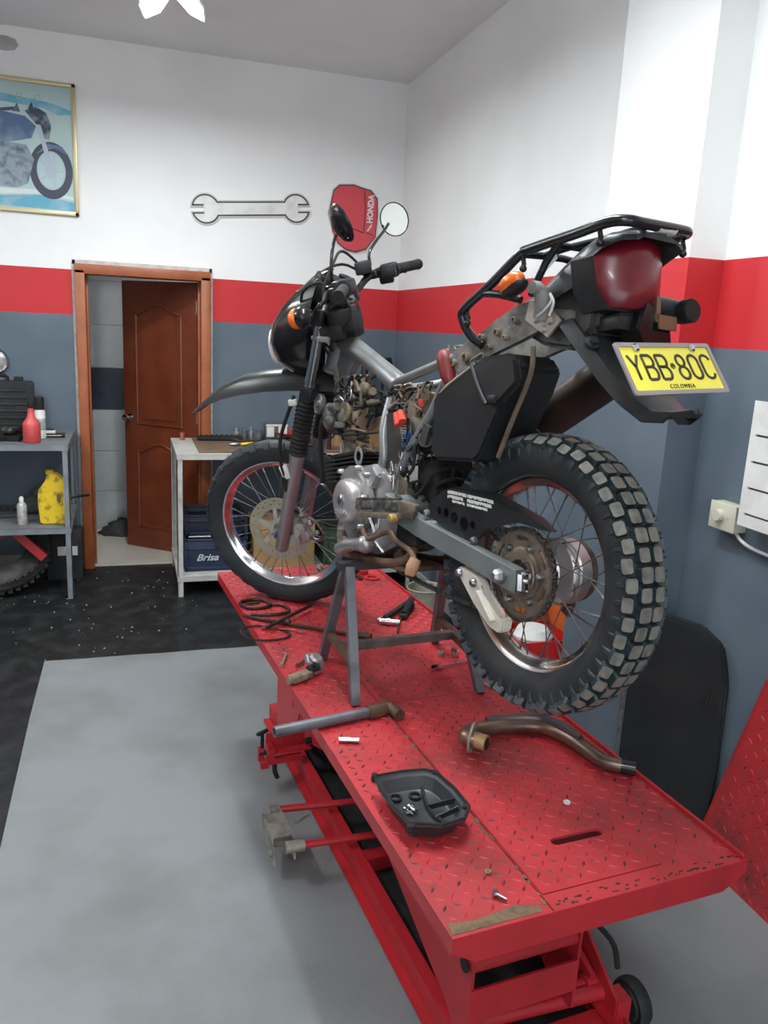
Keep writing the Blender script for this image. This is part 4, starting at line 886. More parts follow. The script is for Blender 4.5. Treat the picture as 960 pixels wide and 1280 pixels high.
# trailing mudguard flap (channel) down to the plate
secs = []
for x, z, w_ in ((-.07, .585, .082), (-.13, .555, .084), (-.19, .49, .082), (-.245, .43, .078), (-.29, .385, .070), (-.335, .352, .058), (-.375, .350, .045)):
    f_ = .028
    secs.append([V((x + f_ * .9, w_, z - f_ * .5)), V((x + .0, w_ * .92, z + .002)), V((x - .006, 0, z + .008)), V((x + .0, -w_ * .92, z + .002)), V((x + f_ * .9, -w_, z - f_ * .5)), V((x + f_ * .9, -w_ + .006, z - f_ * .5 - .004)), V((x + .006, -w_ * .86, z - .006)), V((x + .006, w_ * .86, z - .006)), V((x + f_ * .9, w_ - .006, z - f_ * .5 - .004))])
b = MB().rings(secs).box((-.352, -.012, .352), (.07, .012, .014), Ry(.1), bev=.003); P(b, 'mudguard_flap', M('grey_black_flap', (.024, .026, .028), .42, dirt=(.05, .05, .05), ds=9, da=.6), sharp=.8)
# lamp: red trapezoid lens wrapped by a black bezel
def lam(k): return [V((0, y * k, .632 + (z - .632) * k)) for y, z in ((.094, .655), (.088, .600), (.070, .558), (.030, .554), (-.034, .566), (-.060, .590), (-.092, .645), (-.094, .672), (-.055, .690), (.0, .694), (.06, .686))]
def lampring(k, x0, dx):
    return [V((x0 + dx * (1 - (p.y / .1) ** 2), p.y, p.z)) for p in lam(k)]
b = MB().rings([lampring(1.0, -.155, -.03), lampring(1.0, -.202, -.055), lampring(.96, -.208, -.056), lampring(.6, -.212, -.054), lampring(.2, -.213, -.053)]); o = P(b, 'tail_lamp', REDL, sharp=1.0)
b = MB(); b.rings([lampring(1.05, -.15, -.03), lampring(1.045, -.200, -.055), lampring(1.005, -.203, -.055), lampring(1.005, -.150, -.03)], caps=False); P(b, 'lamp_bezel', BLK, o)
b = MB().box((-.215, -.004, .560), (.05, .088, .055), bev=.006).box((-.212, .004, .532), (.06, .095, .03), bev=.004).box((-.236, -.022, .585), (.02, .022, .03), bev=.003); P(b, 'lamp_base', BLK)
b = MB().lathe([(.0, .0), (.009, 0), (.010, .006), (.016, .008), (.017, .016)], (-.214, .086, .497), V((.75, -.2, -.55)), 18); P(b, 'flap_bolt', BLK)
# right winker seen from behind, on its bent metal holder
wr = MB().tube([(-.235, -.045, .575), (-.24, -.10, .570), (-.245, -.135, .566)], [.021, .023, .022], 18, sub=2); o = P(wr, 'rear_winker', BLK)
b = MB().prism([(.022 * cos(t) * 1.25 - .112, .0245 * sin(t) + .565) for t in [2 * pi * k / 20 for k in range(20)]], -.285, -.262, XFm(), bev=.003); P(b, 'winker_end_cap', M('dark_rubber_cap', (.012, .013, .014), .55), o)
b = MB().box((-.262, -.052, .545), (.012, .06, .012)).box((-.262, -.03, .560), (.012, .012, .05)).box((-.270, -.055, .536), (.004, .052, .028)); P(b, 'winker_clip', M('bronze_metal', (.22, .18, .11), .35, .8), o)
b = MB().prism([(-.002, .578), (-.075, .540), (-.085, .490), (.0, .482), (.022, .52)], -.262, -.215, XFm(), bev=.004); P(b, 'winker_holder', BLKG, o)
# left rear winker, orange lens on a grey arm
b = MB().tube([(-.058, .082, .560), (-.072, .095, .590), (-.078, .115, .612), (-.08, .135, .612)], [.020, .019, .014, .013], 12, sub=4); o = P(b, 'rear_winker', M('grey_winker_arm', (.30, .29, .27), .6, dirt=(.14, .13, .12), ds=18, da=.7))
b = MB().sph((-.052, .165, .621), .030, (1.15, .75, .66), Ry(.35)); P(b, 'orange_lens', ORANGE, o)
b = MB().sph((-.056, .160, .611), .030, (1.16, .76, .45), Ry(.35)); P(b, 'winker_body', BLK, o)
b = MB().tube([(-.06, .10, .560), (-.085, .104, .568), (-.105, .103, .585), (-.10, .103, .60), (-.112, .103, .58), (-.10, .103, .555)], .0028, 6, sub=4); P(b, 'winker_cable', WHT, o)
# luggage rack
RK = M('rack_gloss_black', (.012, .013, .015), .22, coat=.4)
b = MB()
rl = [(.140, .085, .520), (.170, .098, .545), (.188, .108, .580), (.180, .112, .606), (.082, .112, .648), (-.010, .112, .694), (-.045, .112, .700), (-.171, .110, .704), (-.250, .104, .710), (-.283, .085, .709), (-.290, .05, .708), (-.290, -.05, .712), (-.283, -.085, .714), (-.250, -.104, .716), (-.171, -.110, .712), (-.045, -.112, .706), (-.010, -.112, .698), (.082, -.112, .650), (.180, -.112, .606), (.188, -.108, .580), (.140, -.085, .520)]
b.tube(rl, .0108, 14, sub=4); rack = P(b, 'luggage_rack', RK)
b = MB()
b.tube([(-.020, .112, .694), (-.025, .0, .70), (-.020, -.112, .694)], .008, 10, sub=2)
b.tube([(-.135, .110, .700), (-.085, .104, .665), (-.022, .085, .612)], .008, 10, sub=2).tube([(-.135, -.110, .700), (-.085, -.104, .665), (-.022, -.085, .612)], .008, 10, sub=2)
b.tube([(.115, .112, .632), (.06, .105, .622), (.005, .09, .604)], .0085, 10, sub=3).tube([(.115, -.112, .632), (.06, -.105, .622), (.005, -.09, .604)], .0085, 10, sub=3)
b.tube([(-.09, .110, .702), (-.095, 0, .706), (-.09, -.110, .706)], .007, 10, sub=2)
b.tube([(-.285, .03, .708), (-.19, .035, .704), (-.095, .045, .704), (-.02, .05, .700)], .007, 10, sub=2).tube([(-.285, -.03, .708), (-.19, -.035, .706), (-.095, -.045, .704), (-.02, -.05, .700)], .007, 10, sub=2)
P(b, 'rack_crossbar', RK, rack)
b = MB()
for x, y, z in ((-.022, .112, .690), (.172, .108, .600), (-.232, .104, .702), (-.262, -.098, .706)): b.tube([(x, y, z), (x - .004, y, z - .018), (x - .002, y, z - .024)], [.005, .005, .005], 8).sph((x - .002, y, z - .027), .008)
P(b, 'rack_hook', RK, rack)
b = MB().tube([(-.2895, .012, .7085), (-.2895, -.012, .7095), (-.2895, -.036, .7105)], .0114, 14); P(b, 'white_tape', WHT, rack)
b = MB().bar((-.05, .084, .652), (-.10, .088, .678), .010, .001, up=(0, 1, 0)); P(b, 'white_sticker', WHT, tail)
# number plate
po = V((-.3335, .0, .437)); ph = V((-.050, 0, -.094)).normalized(); pu = V((0, -1, .085)).normalized(); pvv = -(ph - pu * ph.dot(pu)).normalized(); pw = pu.cross(pvv)
PF = (po, pu, pvv, pw); PWd, PHt = .268, .112
def rr_(w_, h_, r, n=4, cx=0, cy=0):
    pts = []
    for sx, sy, a0 in ((1, 1, 0), (-1, 1, 90), (-1, -1, 180), (1, -1, 270)):
        for i in range(n + 1): a = R_(a0 + 90 * i / n); pts.append((cx + sx * (w_ / 2 - r) + r * cos(a), cy + sy * (h_ / 2 - r) + r * sin(a)))
    return pts
b = MB().prism(rr_(PWd, PHt, .006), -.001, .003, PF, holes=[rr_(PWd - .018, PHt - .018, .004)]); plate = P(b, 'number_plate', M('worn_alloy_frame', (.36, .33, .34), .45, .5))
b = MB().prism(rr_(PWd - .014, PHt - .014, .004), -.0015, .0, PF); P(b, 'yellow_plate_face', M('plate_yellow', (.95, .88, .10), .4, dirt=(.93, .82, .06), ds=14, da=.6), plate)
INK = M('plate_black_ink', (.05, .035, .03), .5)
def stroke(b, pts, w_=.0058, h0=.0, h1=.0012):
    # flat ribbon along 2-D points with mitred joins
    n = len(pts); Ls, Rs = [], []
    for i in range(n):
        p0 = V((*pts[max(i - 1, 0)], 0)); p1 = V((*pts[min(i + 1, n - 1)], 0)); d = (p1 - p0).normalized(); q = V((-d.y, d.x, 0)) * w_ / 2; p = V((*pts[i], 0))
        Ls.append(p + q); Rs.append(p - q)
    o_, u_, v_, w3 = [V(q) for q in PF]; T_ = lambda p, h: o_ + u_ * p.x + v_ * p.y + w3 * h
    b.rings([[T_(Ls[i], h0), T_(Rs[i], h0), T_(Rs[i], h1), T_(Ls[i], h1)] for i in range(n)])
def arcp(cx, cy, rx, ry, a0, a1, n=10): return [(cx + rx * cos(R_(a0 + (a1 - a0) * i / n)), cy + ry * sin(R_(a0 + (a1 - a0) * i / n))) for i in range(n + 1)]
b = MB(); H_ = .052; W_ = .0265; yb_ = -.0225
def gl(ch, x):
    y0, y1, ym = yb_, yb_ + H_, yb_ + H_ * .52; l, r = x - W_ / 2, x + W_ / 2
    if ch == 'Y': stroke(b, [(l, y1), (x, ym)]); stroke(b, [(r, y1), (x, ym), (x, y0)])
    if ch == 'B': stroke(b, [(l, y0), (l, y1)]); stroke(b, [(l, y1)] + arcp(r - .010, (y1 + ym) / 2, .010, (y1 - ym) / 2, 90, -90) + [(l, ym)]); stroke(b, [(l, ym)] + arcp(r - .0095, (y0 + ym) / 2, .0105, (ym - y0) / 2, 90, -90) + [(l, y0)])
    if ch == '8': stroke(b, arcp(x, (y1 + ym) / 2, W_ * .42, (y1 - ym) / 2, 0, 360, 18)); stroke(b, arcp(x, (y0 + ym) / 2, W_ * .5, (ym - y0) / 2, 0, 360, 18))
    if ch == '0': stroke(b, arcp(x, y1 - .013, W_ / 2, .013, 0, 180) + arcp(x, y0 + .013, W_ / 2, .013, 180, 360) + [(r, y1 - .013)])
    if ch == 'C': stroke(b, arcp(x, y1 - .013, W_ / 2, .013, 10, 180) + arcp(x, y0 + .013, W_ / 2, .013, 180, 350))
for ch, x in zip('YBB80C', (-.098, -.060, -.023, .030, .067, .104)): gl(ch, x)
P(b, 'plate_characters', INK, plate, sharp=3)
m = BW @ (Mx.Translation(po) @ Mx((pu, pvv, pw)).transposed().to_4x4())
MB().text('COLOMBIA', .0125, Mx.Translation((.006, -.0385, .0006)), .0005, .95, spacing=1.25).build('country_lettering', INK, plate, m, merge=0)
b = MB().prism(circ(.0035, .006, .0062, 16), 0, .0012, PF, holes=[circ(.0035, .006, .0045, 12)]); b.prism([(.0005, .004), (.0065, .004), (.006, .009), (.001, .009)], 0, .0014, PF); P(b, 'plate_emblem', INK, plate)
b = MB()
for x in (-.079, .079): b.lathe([(.0, .007), (.005, .007), (.0085, .004), (.0085, .0)], po + pu * x + pvv * (PHt / 2 - .011), pw, 16)
P(b, 'plate_screw', CHR, plate)
b = MB().prism(rr_(.12, .07, .006, cy=.0), -.010, -.003, PF); P(b, 'plate_backing', BLK, plate)

# ---- front end (steered)
def PS(b, name, mats, parent=None, **k): return P(b, name, mats, parent, xf=BS, **k)
RIMF = M('chrome_rim', (.70, .70, .71), .13, 1., dirt=(.4, .37, .35), ds=9, da=.5)
fw_ = wheel((1.36, 0, 0), .258, .026, BS, .030, .030, .036, -.036, SPK, 'front_wheel', RIMF)
C1 = V((1.36, 0, 0))
b = MB().lathe([(.246, .026), (.257, .034), (.274, .042), (.292, .045), (.306, .040), (.316, .026), (.3205, .010), (.3215, 0), (.3205, -.010), (.316, -.026), (.306, -.040), (.292, -.045), (.274, -.042), (.257, -.034), (.246, -.026), (.248, 0)], C1, (0, 1, 0), 104, closed=True)
# thin shoulder sipes standing slightly proud as blocks
for k in range(34):
    for s in (-1, 1):
        t = 2 * pi * (k + (.5 if s > 0 else 0)) / 34
        rg = []
        for (rr2, yy, da_) in ((.3222, .006, 0), (.3185, .022, .022), (.309, .0385, .045), (.298, .0450, .06)):
            e = V((cos(t + da_), 0, sin(t + da_))); q = V((-sin(t + da_), 0, cos(t + da_)))
            base = C1 + e * rr2 + V((0, s * yy, 0)); nn_ = (e * (1 - yy / .05) + V((0, s * yy / .05, 0))).normalized()
            rg.append([base - q * .0135 - nn_ * .003, base + q * .0135 - nn_ * .003, base + q * .0125 + nn_ * .0018, base - q * .0125 + nn_ * .0018])
        b.rings(rg)
PS(b, 'tyre', M('front_tyre_rubber', (.020, .024, .027), .55, dirt=(.04, .045, .045), ds=12, da=.5), fw_)
b = MB().lathe([(.0, -.062), (.018, -.062), (.020, -.042), (.036, -.040), (.036, -.032), (.022, -.028), (.022, .028), (.036, .032), (.036, .040), (.030, .050), (.018, .062), (.0, .062)], C1, (0, 1, 0), 30); PS(b, 'hub', ALU, fw_)
hs = [circ(1.36, 0, .080, 40)]
for k in range(36):
    a = 2 * pi * k / 36 + .04; r = .110 if k % 2 else .098; hs.append(circ(1.36 + r * cos(a), r * sin(a), .0036, 8))
b = MB().prism(circ(1.36, 0, .121, 72), .056, .060, YF_(), holes=hs); dsc = PS(b, 'brake_disc', M('dull_tan_disc', (.38, .34, .28), .42, .7, dirt=(.28, .22, .16), ds=10, da=.6), fw_)
b = MB()
for k in range(6):
    a = 2 * pi * k / 6 + .3; e = V((cos(a), 0, sin(a))); e2 = V((cos(a + .22), 0, sin(a + .22)))
    b.bar(C1 + e * .035 + V((0, .058, 0)), C1 + e2 * .086 + V((0, .058, 0)), .007, .016, up=V((0, 1, 0)).cross(e2))
b.lathe([(.024, .054), (.042, .054), (.042, .063), (.024, .063)], C1, (0, 1, 0), 30, closed=True); PS(b, 'disc_carrier', ALU, dsc)
b = MB().cyl(C1 + V((0, -.14, 0)), C1 + V((0, .125, 0)), .010, n=14).lathe([(.0, .136), (.012, .136), (.014, .122)], C1, (0, 1, 0), 6).cyl(C1 + V((0, .062, 0)), C1 + V((0, .084, 0)), .017, n=18); PS(b, 'axle', STEEL, fw_)
# fork legs: P(t) along the leg
f0, f1 = V((1.350, 0, -.060)), V((1.023, 0, .690)); fd = (f1 - f0).normalized(); fl_ = lambda z: f0 + fd * ((z + .060) / fd.z)
SLD = M('mauve_grey_slider', (.30, .27, .285), .36, .55, dirt=(.22, .2, .2), ds=8, da=.5)
for s in (1, -1):
    o_ = V((0, s * .104, 0))
    b = MB().tube([fl_(-.062) + o_, fl_(-.055) + o_, fl_(.26) + o_, fl_(.285) + o_, fl_(.292) + o_], [.020, .0245, .0255, .029, .027], 24); leg = PS(b, 'fork_slider', SLD)
    zz_ = []; rr2 = []
    for i in range(27):
        z = .286 + i * .0068; zz_.append(fl_(z) + o_); rr2.append(.0335 if i % 2 else .0275)
    b = MB().tube(zz_, rr2, 22); PS(b, 'fork_gaiter', BLKM)
    b = MB().tube([fl_(.45) + o_, fl_(.745) + o_ ], .0175, 22).tube([fl_(.745) + o_, fl_(.765) + o_], [.021, .019], 20); PS(b, 'fork_tube', M('fork_tube_chrome', (.55, .56, .57), .2, 1.), leg)
b = MB().bar(fl_(.49) + V((0, -.135, 0)), fl_(.49) + V((0, .135, 0)), .05, .045, up=(1, 0, .4), bev=.008).box(fl_(.49) + V((-.03, 0, 0)), (.06, .10, .05), bev=.01); PS(b, 'lower_triple_clamp', BLK)
b = MB().bar(fl_(.725) + V((0, -.135, 0)), fl_(.725) + V((0, .135, 0)), .055, .028, up=(1, 0, .4), bev=.008).box(fl_(.725) + V((-.03, 0, 0)), (.07, .09, .03), bev=.008).lathe([(.0, 0), (.016, 0), (.018, .014), (.0, .016)], fl_(.738) + V((-.03, 0, 0)), fd, 6); PS(b, 'top_triple_clamp', BLK)
b = MB().box(fl_(.70) + V((-.075, .07, 0)), (.09, .10, .07), bev=.012).box(fl_(.67) + V((-.05, .10, .0)), (.08, .05, .05), bev=.01).box(fl_(.66) + V((-.07, .02, 0)), (.09, .10, .05), bev=.01); PS(b, 'clamp_cover', BLKM)
b = MB().bar(fl_(.665) + V((.02, .10, 0)), fl_(.655) + V((-.05, .135, 0)), .02, .018, bev=.006); PS(b, 'winker_stay', M('grey_stay', (.32, .31, .29), .5, .4))
# caliper
b = MB().box((1.275, .066, -.008), (.055, .045, .085), Ry(.5), bev=.01).cyl((1.262, .080, .012), (1.262, .102, .012), .0215, n=22).cyl((1.292, .080, -.030), (1.292, .102, -.030), .0215, n=22).bar((1.262, .092, .012), (1.292, .092, -.03), .02, .03, up=(0, 1, 0)).box((1.24, .085, .055), (.02, .03, .05), Ry(.4), bev=.004); cal = PS(b, 'brake_caliper', M('caliper_alloy', (.42, .39, .38), .42, .5, dirt=(.25, .2, .18), ds=16, da=.6))
b = MB().tube([(1.25, .10, .05), (1.215, .11, .06), (1.19, .10, .03), (1.175, .09, -.02)], .005, 8, sub=3).tube([(1.24, .08, -.03), (1.20, .09, -.04), (1.17, .10, -.01)], .006, 8, sub=3).sph((1.215, .10, .03), .012).sph((1.20, .095, -.01), .010).cyl((1.23, .10, .075), (1.205, .10, .09), .008); PS(b, 'caliper_fittings', STEEL, cal)
b = MB().tube([fl_(.49) + V((.045, .12, 0)), (1.235, .125, .36), (1.255, .130, .27), (1.255, .128, .22), (1.275, .11, .12), (1.25, .10, .07)], .0065, 8, sub=5); PS(b, 'brake_hose', BLKM)
b = MB().box(fl_(.47) + V((.045, .122, 0)), (.030, .014, .022), bev=.004).box((1.250, .125, .235), (.028, .018, .05), Ry(.2), bev=.004); PS(b, 'hose_clip', WHT)
b = MB().tube([(1.256, .125, .22), (1.262, .12, .19), (1.26, .115, .16)], .012, 10, sub=3); PS(b, 'hose_boot', BLKM)
b = MB().tube([(1.33, -.095, .20), (1.17, -.085, .215), (1.08, -.075, .15), (1.03, -.07, .06)], .006, 8, sub=4); PS(b, 'speedo_cable', BLKM)
# mudguard
secs = []
for x, z, w_, h_ in ((1.628, .452, .008, .004), (1.60, .468, .022, .010), (1.54, .505, .042, .022), (1.46, .540, .058, .036), (1.38, .560, .066, .046), (1.28, .565, .070, .050), (1.19, .560, .070, .052), (1.10, .545, .066, .05), (1.0, .515, .060, .04), (.93, .475, .055, .03)):
    secs.append([V((x, w_ * 1.06, z - h_ * 1.15)), V((x, w_, z - h_)), V((x, w_ * .82, z - h_ * .35)), V((x, w_ * .45, z - h_ * .04)), V((x, 0, z + .004)), V((x, -w_ * .45, z - h_ * .04)), V((x, -w_ * .82, z - h_ * .35)), V((x, -w_, z - h_)), V((x, -w_ * 1.06, z - h_ * 1.15)), V((x, -w_ * .9, z - h_ * 1.0 - .003)), V((x, -w_ * .7, z - h_ * .45 - .004)), V((x, 0, z - h_ * .12 - .004)), V((x, w_ * .7, z - h_ * .45 - .004)), V((x, w_ * .9, z - h_ * 1.0 - .003))])
b = MB().rings(secs); PS(b, 'front_mudguard', M('mudguard_black', (.012, .013, .014), .32, dirt=(.03, .03, .03), ds=6, da=.5), sharp=1.0)
# headlamp cowl: black mask, pale front face
CW = ((.525, 1.150, .030, .05), (.555, 1.190, .062, .09), (.60, 1.228, .092, .13), (.66, 1.238, .106, .16), (.72, 1.212, .110, .16), (.77, 1.165, .098, .13), (.81, 1.110, .080, .09), (.845, 1.050, .050, .05), (.855, 1.030, .028, .03))
secs = []
for z, xf_, hw, dp in CW:
    o_ = [(0, 0), (.012, .55), (.045, .92), (dp, 1.02)]
    pts = [V((xf_ - a, k * hw, z)) for a, k in o_[::-1]] + [V((xf_ - a, -k * hw, z)) for a, k in o_[1:]]
    pts += [V((xf_ - a - (.005 if a < .05 else 0), -k * hw + .005, z)) for a, k in o_[::-1][:-1]] + [V((xf_ - .006, 0, z))] + [V((xf_ - a - (.005 if a < .05 else 0), k * hw - .005, z)) for a, k in o_[1:]]
    secs.append(pts)
b = MB().rings(secs); cw = PS(b, 'headlamp_cowl', BLKG, sharp=.9)
b = MB(); rg = []
for z, xf_, hw, dp in CW[1:7]: rg.append([V((xf_ - .009, .60 * hw, z)), V((xf_ + .003, 0, z)), V((xf_ - .009, -.60 * hw, z)), V((xf_ - .014, -.5 * hw, z)), V((xf_ - .004, 0, z)), V((xf_ - .014, .5 * hw, z))])
b.rings(rg); PS(b, 'front_mask', M('pale_mask', (.66, .60, .50), .35, dirt=(.75, .35, .08), ds=4, da=.6), cw)
b = MB().lathe([(.062, 0), (.062, .012), (.04, .022), (.0, .026)], (1.222, 0, .645), V((.97, 0, .05)), 30); PS(b, 'headlamp_lens', M('clear_lens', (.7, .72, .74), .08, coat=.6), cw)
b = MB().lathe([(.060, .0), (.075, .02), (.080, .06), (.060, .10), (.030, .125), (.0, .13)], (1.205, 0, .645), (-1, 0, 0), 26); PS(b, 'headlamp_shell', BLKM, cw)
for s in (1, -1):
    b = MB().tube([(1.03, s * .12, .735), (1.025, s * .165, .742)], .010, 10).sph((1.030, s * .195, .742), .036, (.95, 1.1, .92)); wk = PS(b, 'front_winker', BLKG)
    b = MB().sph((1.052, s * .197, .740), .033, (.75, 1.08, .95)); PS(b, 'orange_lens', ORANGE, wk)
# instruments
b = MB().box((1.02, .0, .800), (.07, .14, .06), Ry(.6), bev=.012).lathe([(.040, 0), (.044, .03), (.040, .045), (.0, .046)], (1.01, .02, .80), V((-.5, 0, .86)), 26).cyl((.985, -.06, .79), (.965, -.06, .825), .02, n=16); PS(b, 'instrument_pod', BLK)
b = MB().cyl((.945, .055, .752), (.915, .070, .768), .020, n=20).cyl((.915, .070, .768), (.908, .073, .772), .011, n=12); PS(b, 'ignition_switch', M('grey_switch', (.12, .12, .12), .4, .5))
# handlebar
hb = [(.818, -.415, .800), (.855, -.27, .806), (.885, -.22, .815), (.925, -.16, .80), (.945, -.11, .775), (.948, -.06, .770), (.948, .06, .770), (.945, .11, .775), (.925, .16, .80), (.885, .22, .815), (.855, .27, .806), (.818, .415, .800)]
b = MB().tube(hb, .0115, 14, sub=4); hbo = PS(b, 'handlebar', BLKG)
b = MB().box((.948, .045, .765), (.045, .035, .05), bev=.008).box((.948, -.045, .765), (.045, .035, .05), bev=.008); PS(b, 'bar_clamp', BLK, hbo)
for s in (1, -1):
    a_, c_ = V((.855, s * .265, .806)), V((.815, s * .425, .800)); d = c_ - a_
    pr = [(i / 16, .0165 + (.0012 if i % 2 else 0)) for i in range(17)]
    b = MB().tube([a_ + d * t for t, r in pr], [r for t, r in pr], 18).tube([a_ - d * .02, a_ + d * .03], .0215, 18).tube([a_ + d * .96, a_ + d * 1.01], [.019, .018], 18); PS(b, 'grip', BLKM, hbo)
    b = MB().box(V((.868, s * .225, .808)), (.055, .062, .048), Rz(-s * .25), bev=.01).box(V((.885, s * .245, .790)), (.05, .03, .05), Rz(-s * .25), bev=.008).tube([V((.862, s * .252, .806)), V((.858, s * .264, .806))], .026, 20); PS(b, 'switch_housing', BLK, hbo)
    b = MB().tube([(.915, s * .190, .806), (.925, s * .235, .798), (.900, s * .32, .788), (.872, s * .425, .785)], [.009, .008, .0065, .006], 10, sub=4).sph((.870, s * .43, .785), .0085).box((.915, s * .185, .806), (.045, .035, .028), bev=.006); PS(b, 'lever', BLKG, hbo)
b = MB().box((.935, -.165, .835), (.055, .075, .042), Rz(.35), bev=.006); PS(b, 'brake_reservoir', BLK, hbo)
# mirrors
for s, mc, aim, stem in ((-1, V((.872, -.405, .965)), V((-1.03, .96, .10)), [(.918, -.195, .835), (.915, -.197, .875), (.90, -.235, .905), (.888, -.32, .935), (.880, -.36, .955)]),
                         (1, V((.872, .140, .982)), V((-.77, -.67, .27)), [(.915, .195, .82), (.905, .20, .87), (.895, .185, .92), (.884, .165, .955)])):
    aim = aim.normalized()
    b = MB().tube(stem, .0052, 10, sub=4); mo = PS(b, 'mirror', BLKG)
    b = MB().lathe([(.0, -.020), (.030, -.017), (.050, -.007), (.058, .004), (.0585, .008), (.055, .008), (.054, .005)], mc, aim, 36); PS(b, 'mirror_head', BLKG, mo)
    b = MB().lathe([(.0545, .004), (.0545, .0065), (.0, .0068)], mc, aim, 36); PS(b, 'mirror_glass', GLASSM, mo)
# cables
b = MB()
for pts in ([(.92, .18, .80), (.98, .14, .83), (1.06, .10, .80), (1.08, .06, .70), (1.02, .03, .60)], [(.93, -.18, .80), (.99, -.12, .86), (1.06, -.02, .83), (1.07, .04, .72), (1.03, .06, .6)], [(.94, -.20, .82), (.97, -.10, .90), (.975, .0, .87), (.99, .09, .80), (.98, .12, .73)], [(.90, .22, .80), (.96, .20, .77), (1.02, .13, .74), (1.05, .10, .65)], [(.95, .0, .78), (.90, .05, .74), (.92, .06, .68), (.97, .05, .62)], [(.94, .1, .78), (.90, .12, .74), (.93, .12, .69), (.99, .10, .66)]): b.tube(pts, .0045, 8, sub=5)
PS(b, 'control_cable', BLKM)
# dangling horn and clutter beside the fork
b = MB().lathe([(.012, -.014), (.024, -.012), (.033, -.004), (.033, .006), (.028, .010), (.024, .004), (.016, .006), (.010, .012), (.0, .013)], (.905, .120, .410), V((.1, 1, .1)), 28); P(b, 'horn', M('grey_horn', (.11, .11, .11), .45, .5, dirt=(.3, .28, .25), ds=20, da=.5))
b = MB().box((.865, .105, .385), (.05, .035, .05), Ry(.3), bev=.008).box((.815, .09, .378), (.04, .03, .045), Ry(-.3), bev=.008).sph((.84, .115, .36), .020).cyl((.84, .12, .40), (.80, .115, .40), .012).box((.83, .10, .345), (.06, .03, .02), bev=.004); P(b, 'horn_bracket', M('grey_clutter', (.09, .088, .085), .5, .4, dirt=(.3, .27, .23), ds=30, da=.6))
# ---------------------------------------------------------------- grey steel work table at the left
def angle_table(name, label, x0, x1, y0, y1, h, shelf_z, mt, top_mt, tw=.035, topname='table_top', leg=.032):
    t = thing(name, label, 'table', ((x0 + x1) / 2, (y0 + y1) / 2, 0))
    for x in (x0, x1):
        for y in (y0, y1):
            sx = 1 if x == x0 else -1; sy = 1 if y == y0 else -1
            b = MB().box((x + sx * .002, y + sy * leg / 2, h / 2), (.004, leg, h - .004)).box((x + sx * leg / 2, y + sy * .002, h / 2), (leg, .004, h - .004)); b.build('leg', mt, t)
    for z, nm, m2 in ((h, topname, top_mt), (shelf_z, 'lower_shelf', top_mt)):
        b = MB().box(((x0 + x1) / 2, (y0 + y1) / 2, z - .002), (x1 - x0 + .006, y1 - y0 + .006, .004))
        b.mat(1)
        for y in (y0, y1): b.box(((x0 + x1) / 2, y, z - tw / 2 - .004), (x1 - x0, .004, tw))
        for x in (x0, x1): b.box((x, (y0 + y1) / 2, z - tw / 2 - .004), (.004, y1 - y0, tw))
        b.build(nm, [m2, mt], t)
    return t
angle_table('steel_table', 'grey-blue angle-iron work table with lower shelf, left of the doorway', -1.55, -.348, 4.975, 5.62, .952, .452, TABG, M('grey_table_sheet', (.15, .16, .165), .5, dirt=(.07, .075, .08), ds=7, da=.7))
th_ = .953
# red bottle
b = MB().lathe([(.0, 0), (.045, 0), (.049, .006), (.049, .105), (.046, .115), (.022, .150), (.017, .185), (.0155, .205)], (-.545, 5.04, th_), (0, 0, 1), 32)
t = thing('plastic_bottle', 'red plastic bottle with long neck and black cap on the grey work table', 'bottle', (-.545, 5.04, th_))
b.build('bottle_body', M('pink_red_plastic', (.55, .075, .075), .4, dirt=(.4, .04, .04), ds=9, da=.5), t)
MB().lathe([(.017, .200), (.017, .238), (.0, .240)], (-.545, 5.04, th_), (0, 0, 1), 20).build('cap', BLKM, t)
for x, y, l, bc in ((-.515, 5.22, 'white spray can with black cap standing right behind the red bottle', WHT),):
    t = thing('spray_can', l, 'spray can', (x, y, th_))
    MB().lathe([(.0, 0), (.030, 0), (.031, .004), (.031, .160), (.024, .176), (.0, .178)], (x, y, th_), (0, 0, 1), 26).build('can_body', [WHT], t)
    MB().lathe([(.0315, .05), (.0315, .12)], (x, y, th_), (0, 0, 1), 26).build('can_print', M('grey_green_print', (.25, .32, .30), .4, dirt=(.6, .6, .6), ds=30, da=.8), t)
    MB().lathe([(.027, .172), (.027, .245), (.022, .25), (.0, .25)], (x, y, th_), (0, 0, 1), 20).build('cap', BLKM, t)
# black tool case standing against the wall
t = thing('tool_case', 'black plastic tool case standing upright at the back of the grey table', 'tool case', (-.80, 5.50, th_))
b = MB().prism(rr_(.46, .32, .02, cx=-.80, cy=th_ + .16), 5.46, 5.54, ((0, 0, 0), (1, 0, 0), (0, 0, 1), (0, 1, 0)), bev=.004)
for k in range(6): b.box((-.80, 5.457, th_ + .05 + k * .042), (.38, .008, .012), bev=.002)
b.build('case_shell', BLK, t)
b = MB().tube([(-.88, 5.48, th_ + .315), (-.87, 5.48, th_ + .35), (-.73, 5.48, th_ + .35), (-.72, 5.48, th_ + .315)], .012, 10, sub=3).box((-.655, 5.49, th_ + .33), (.05, .05, .03), bev=.004); b.build('handle', BLKM, t)
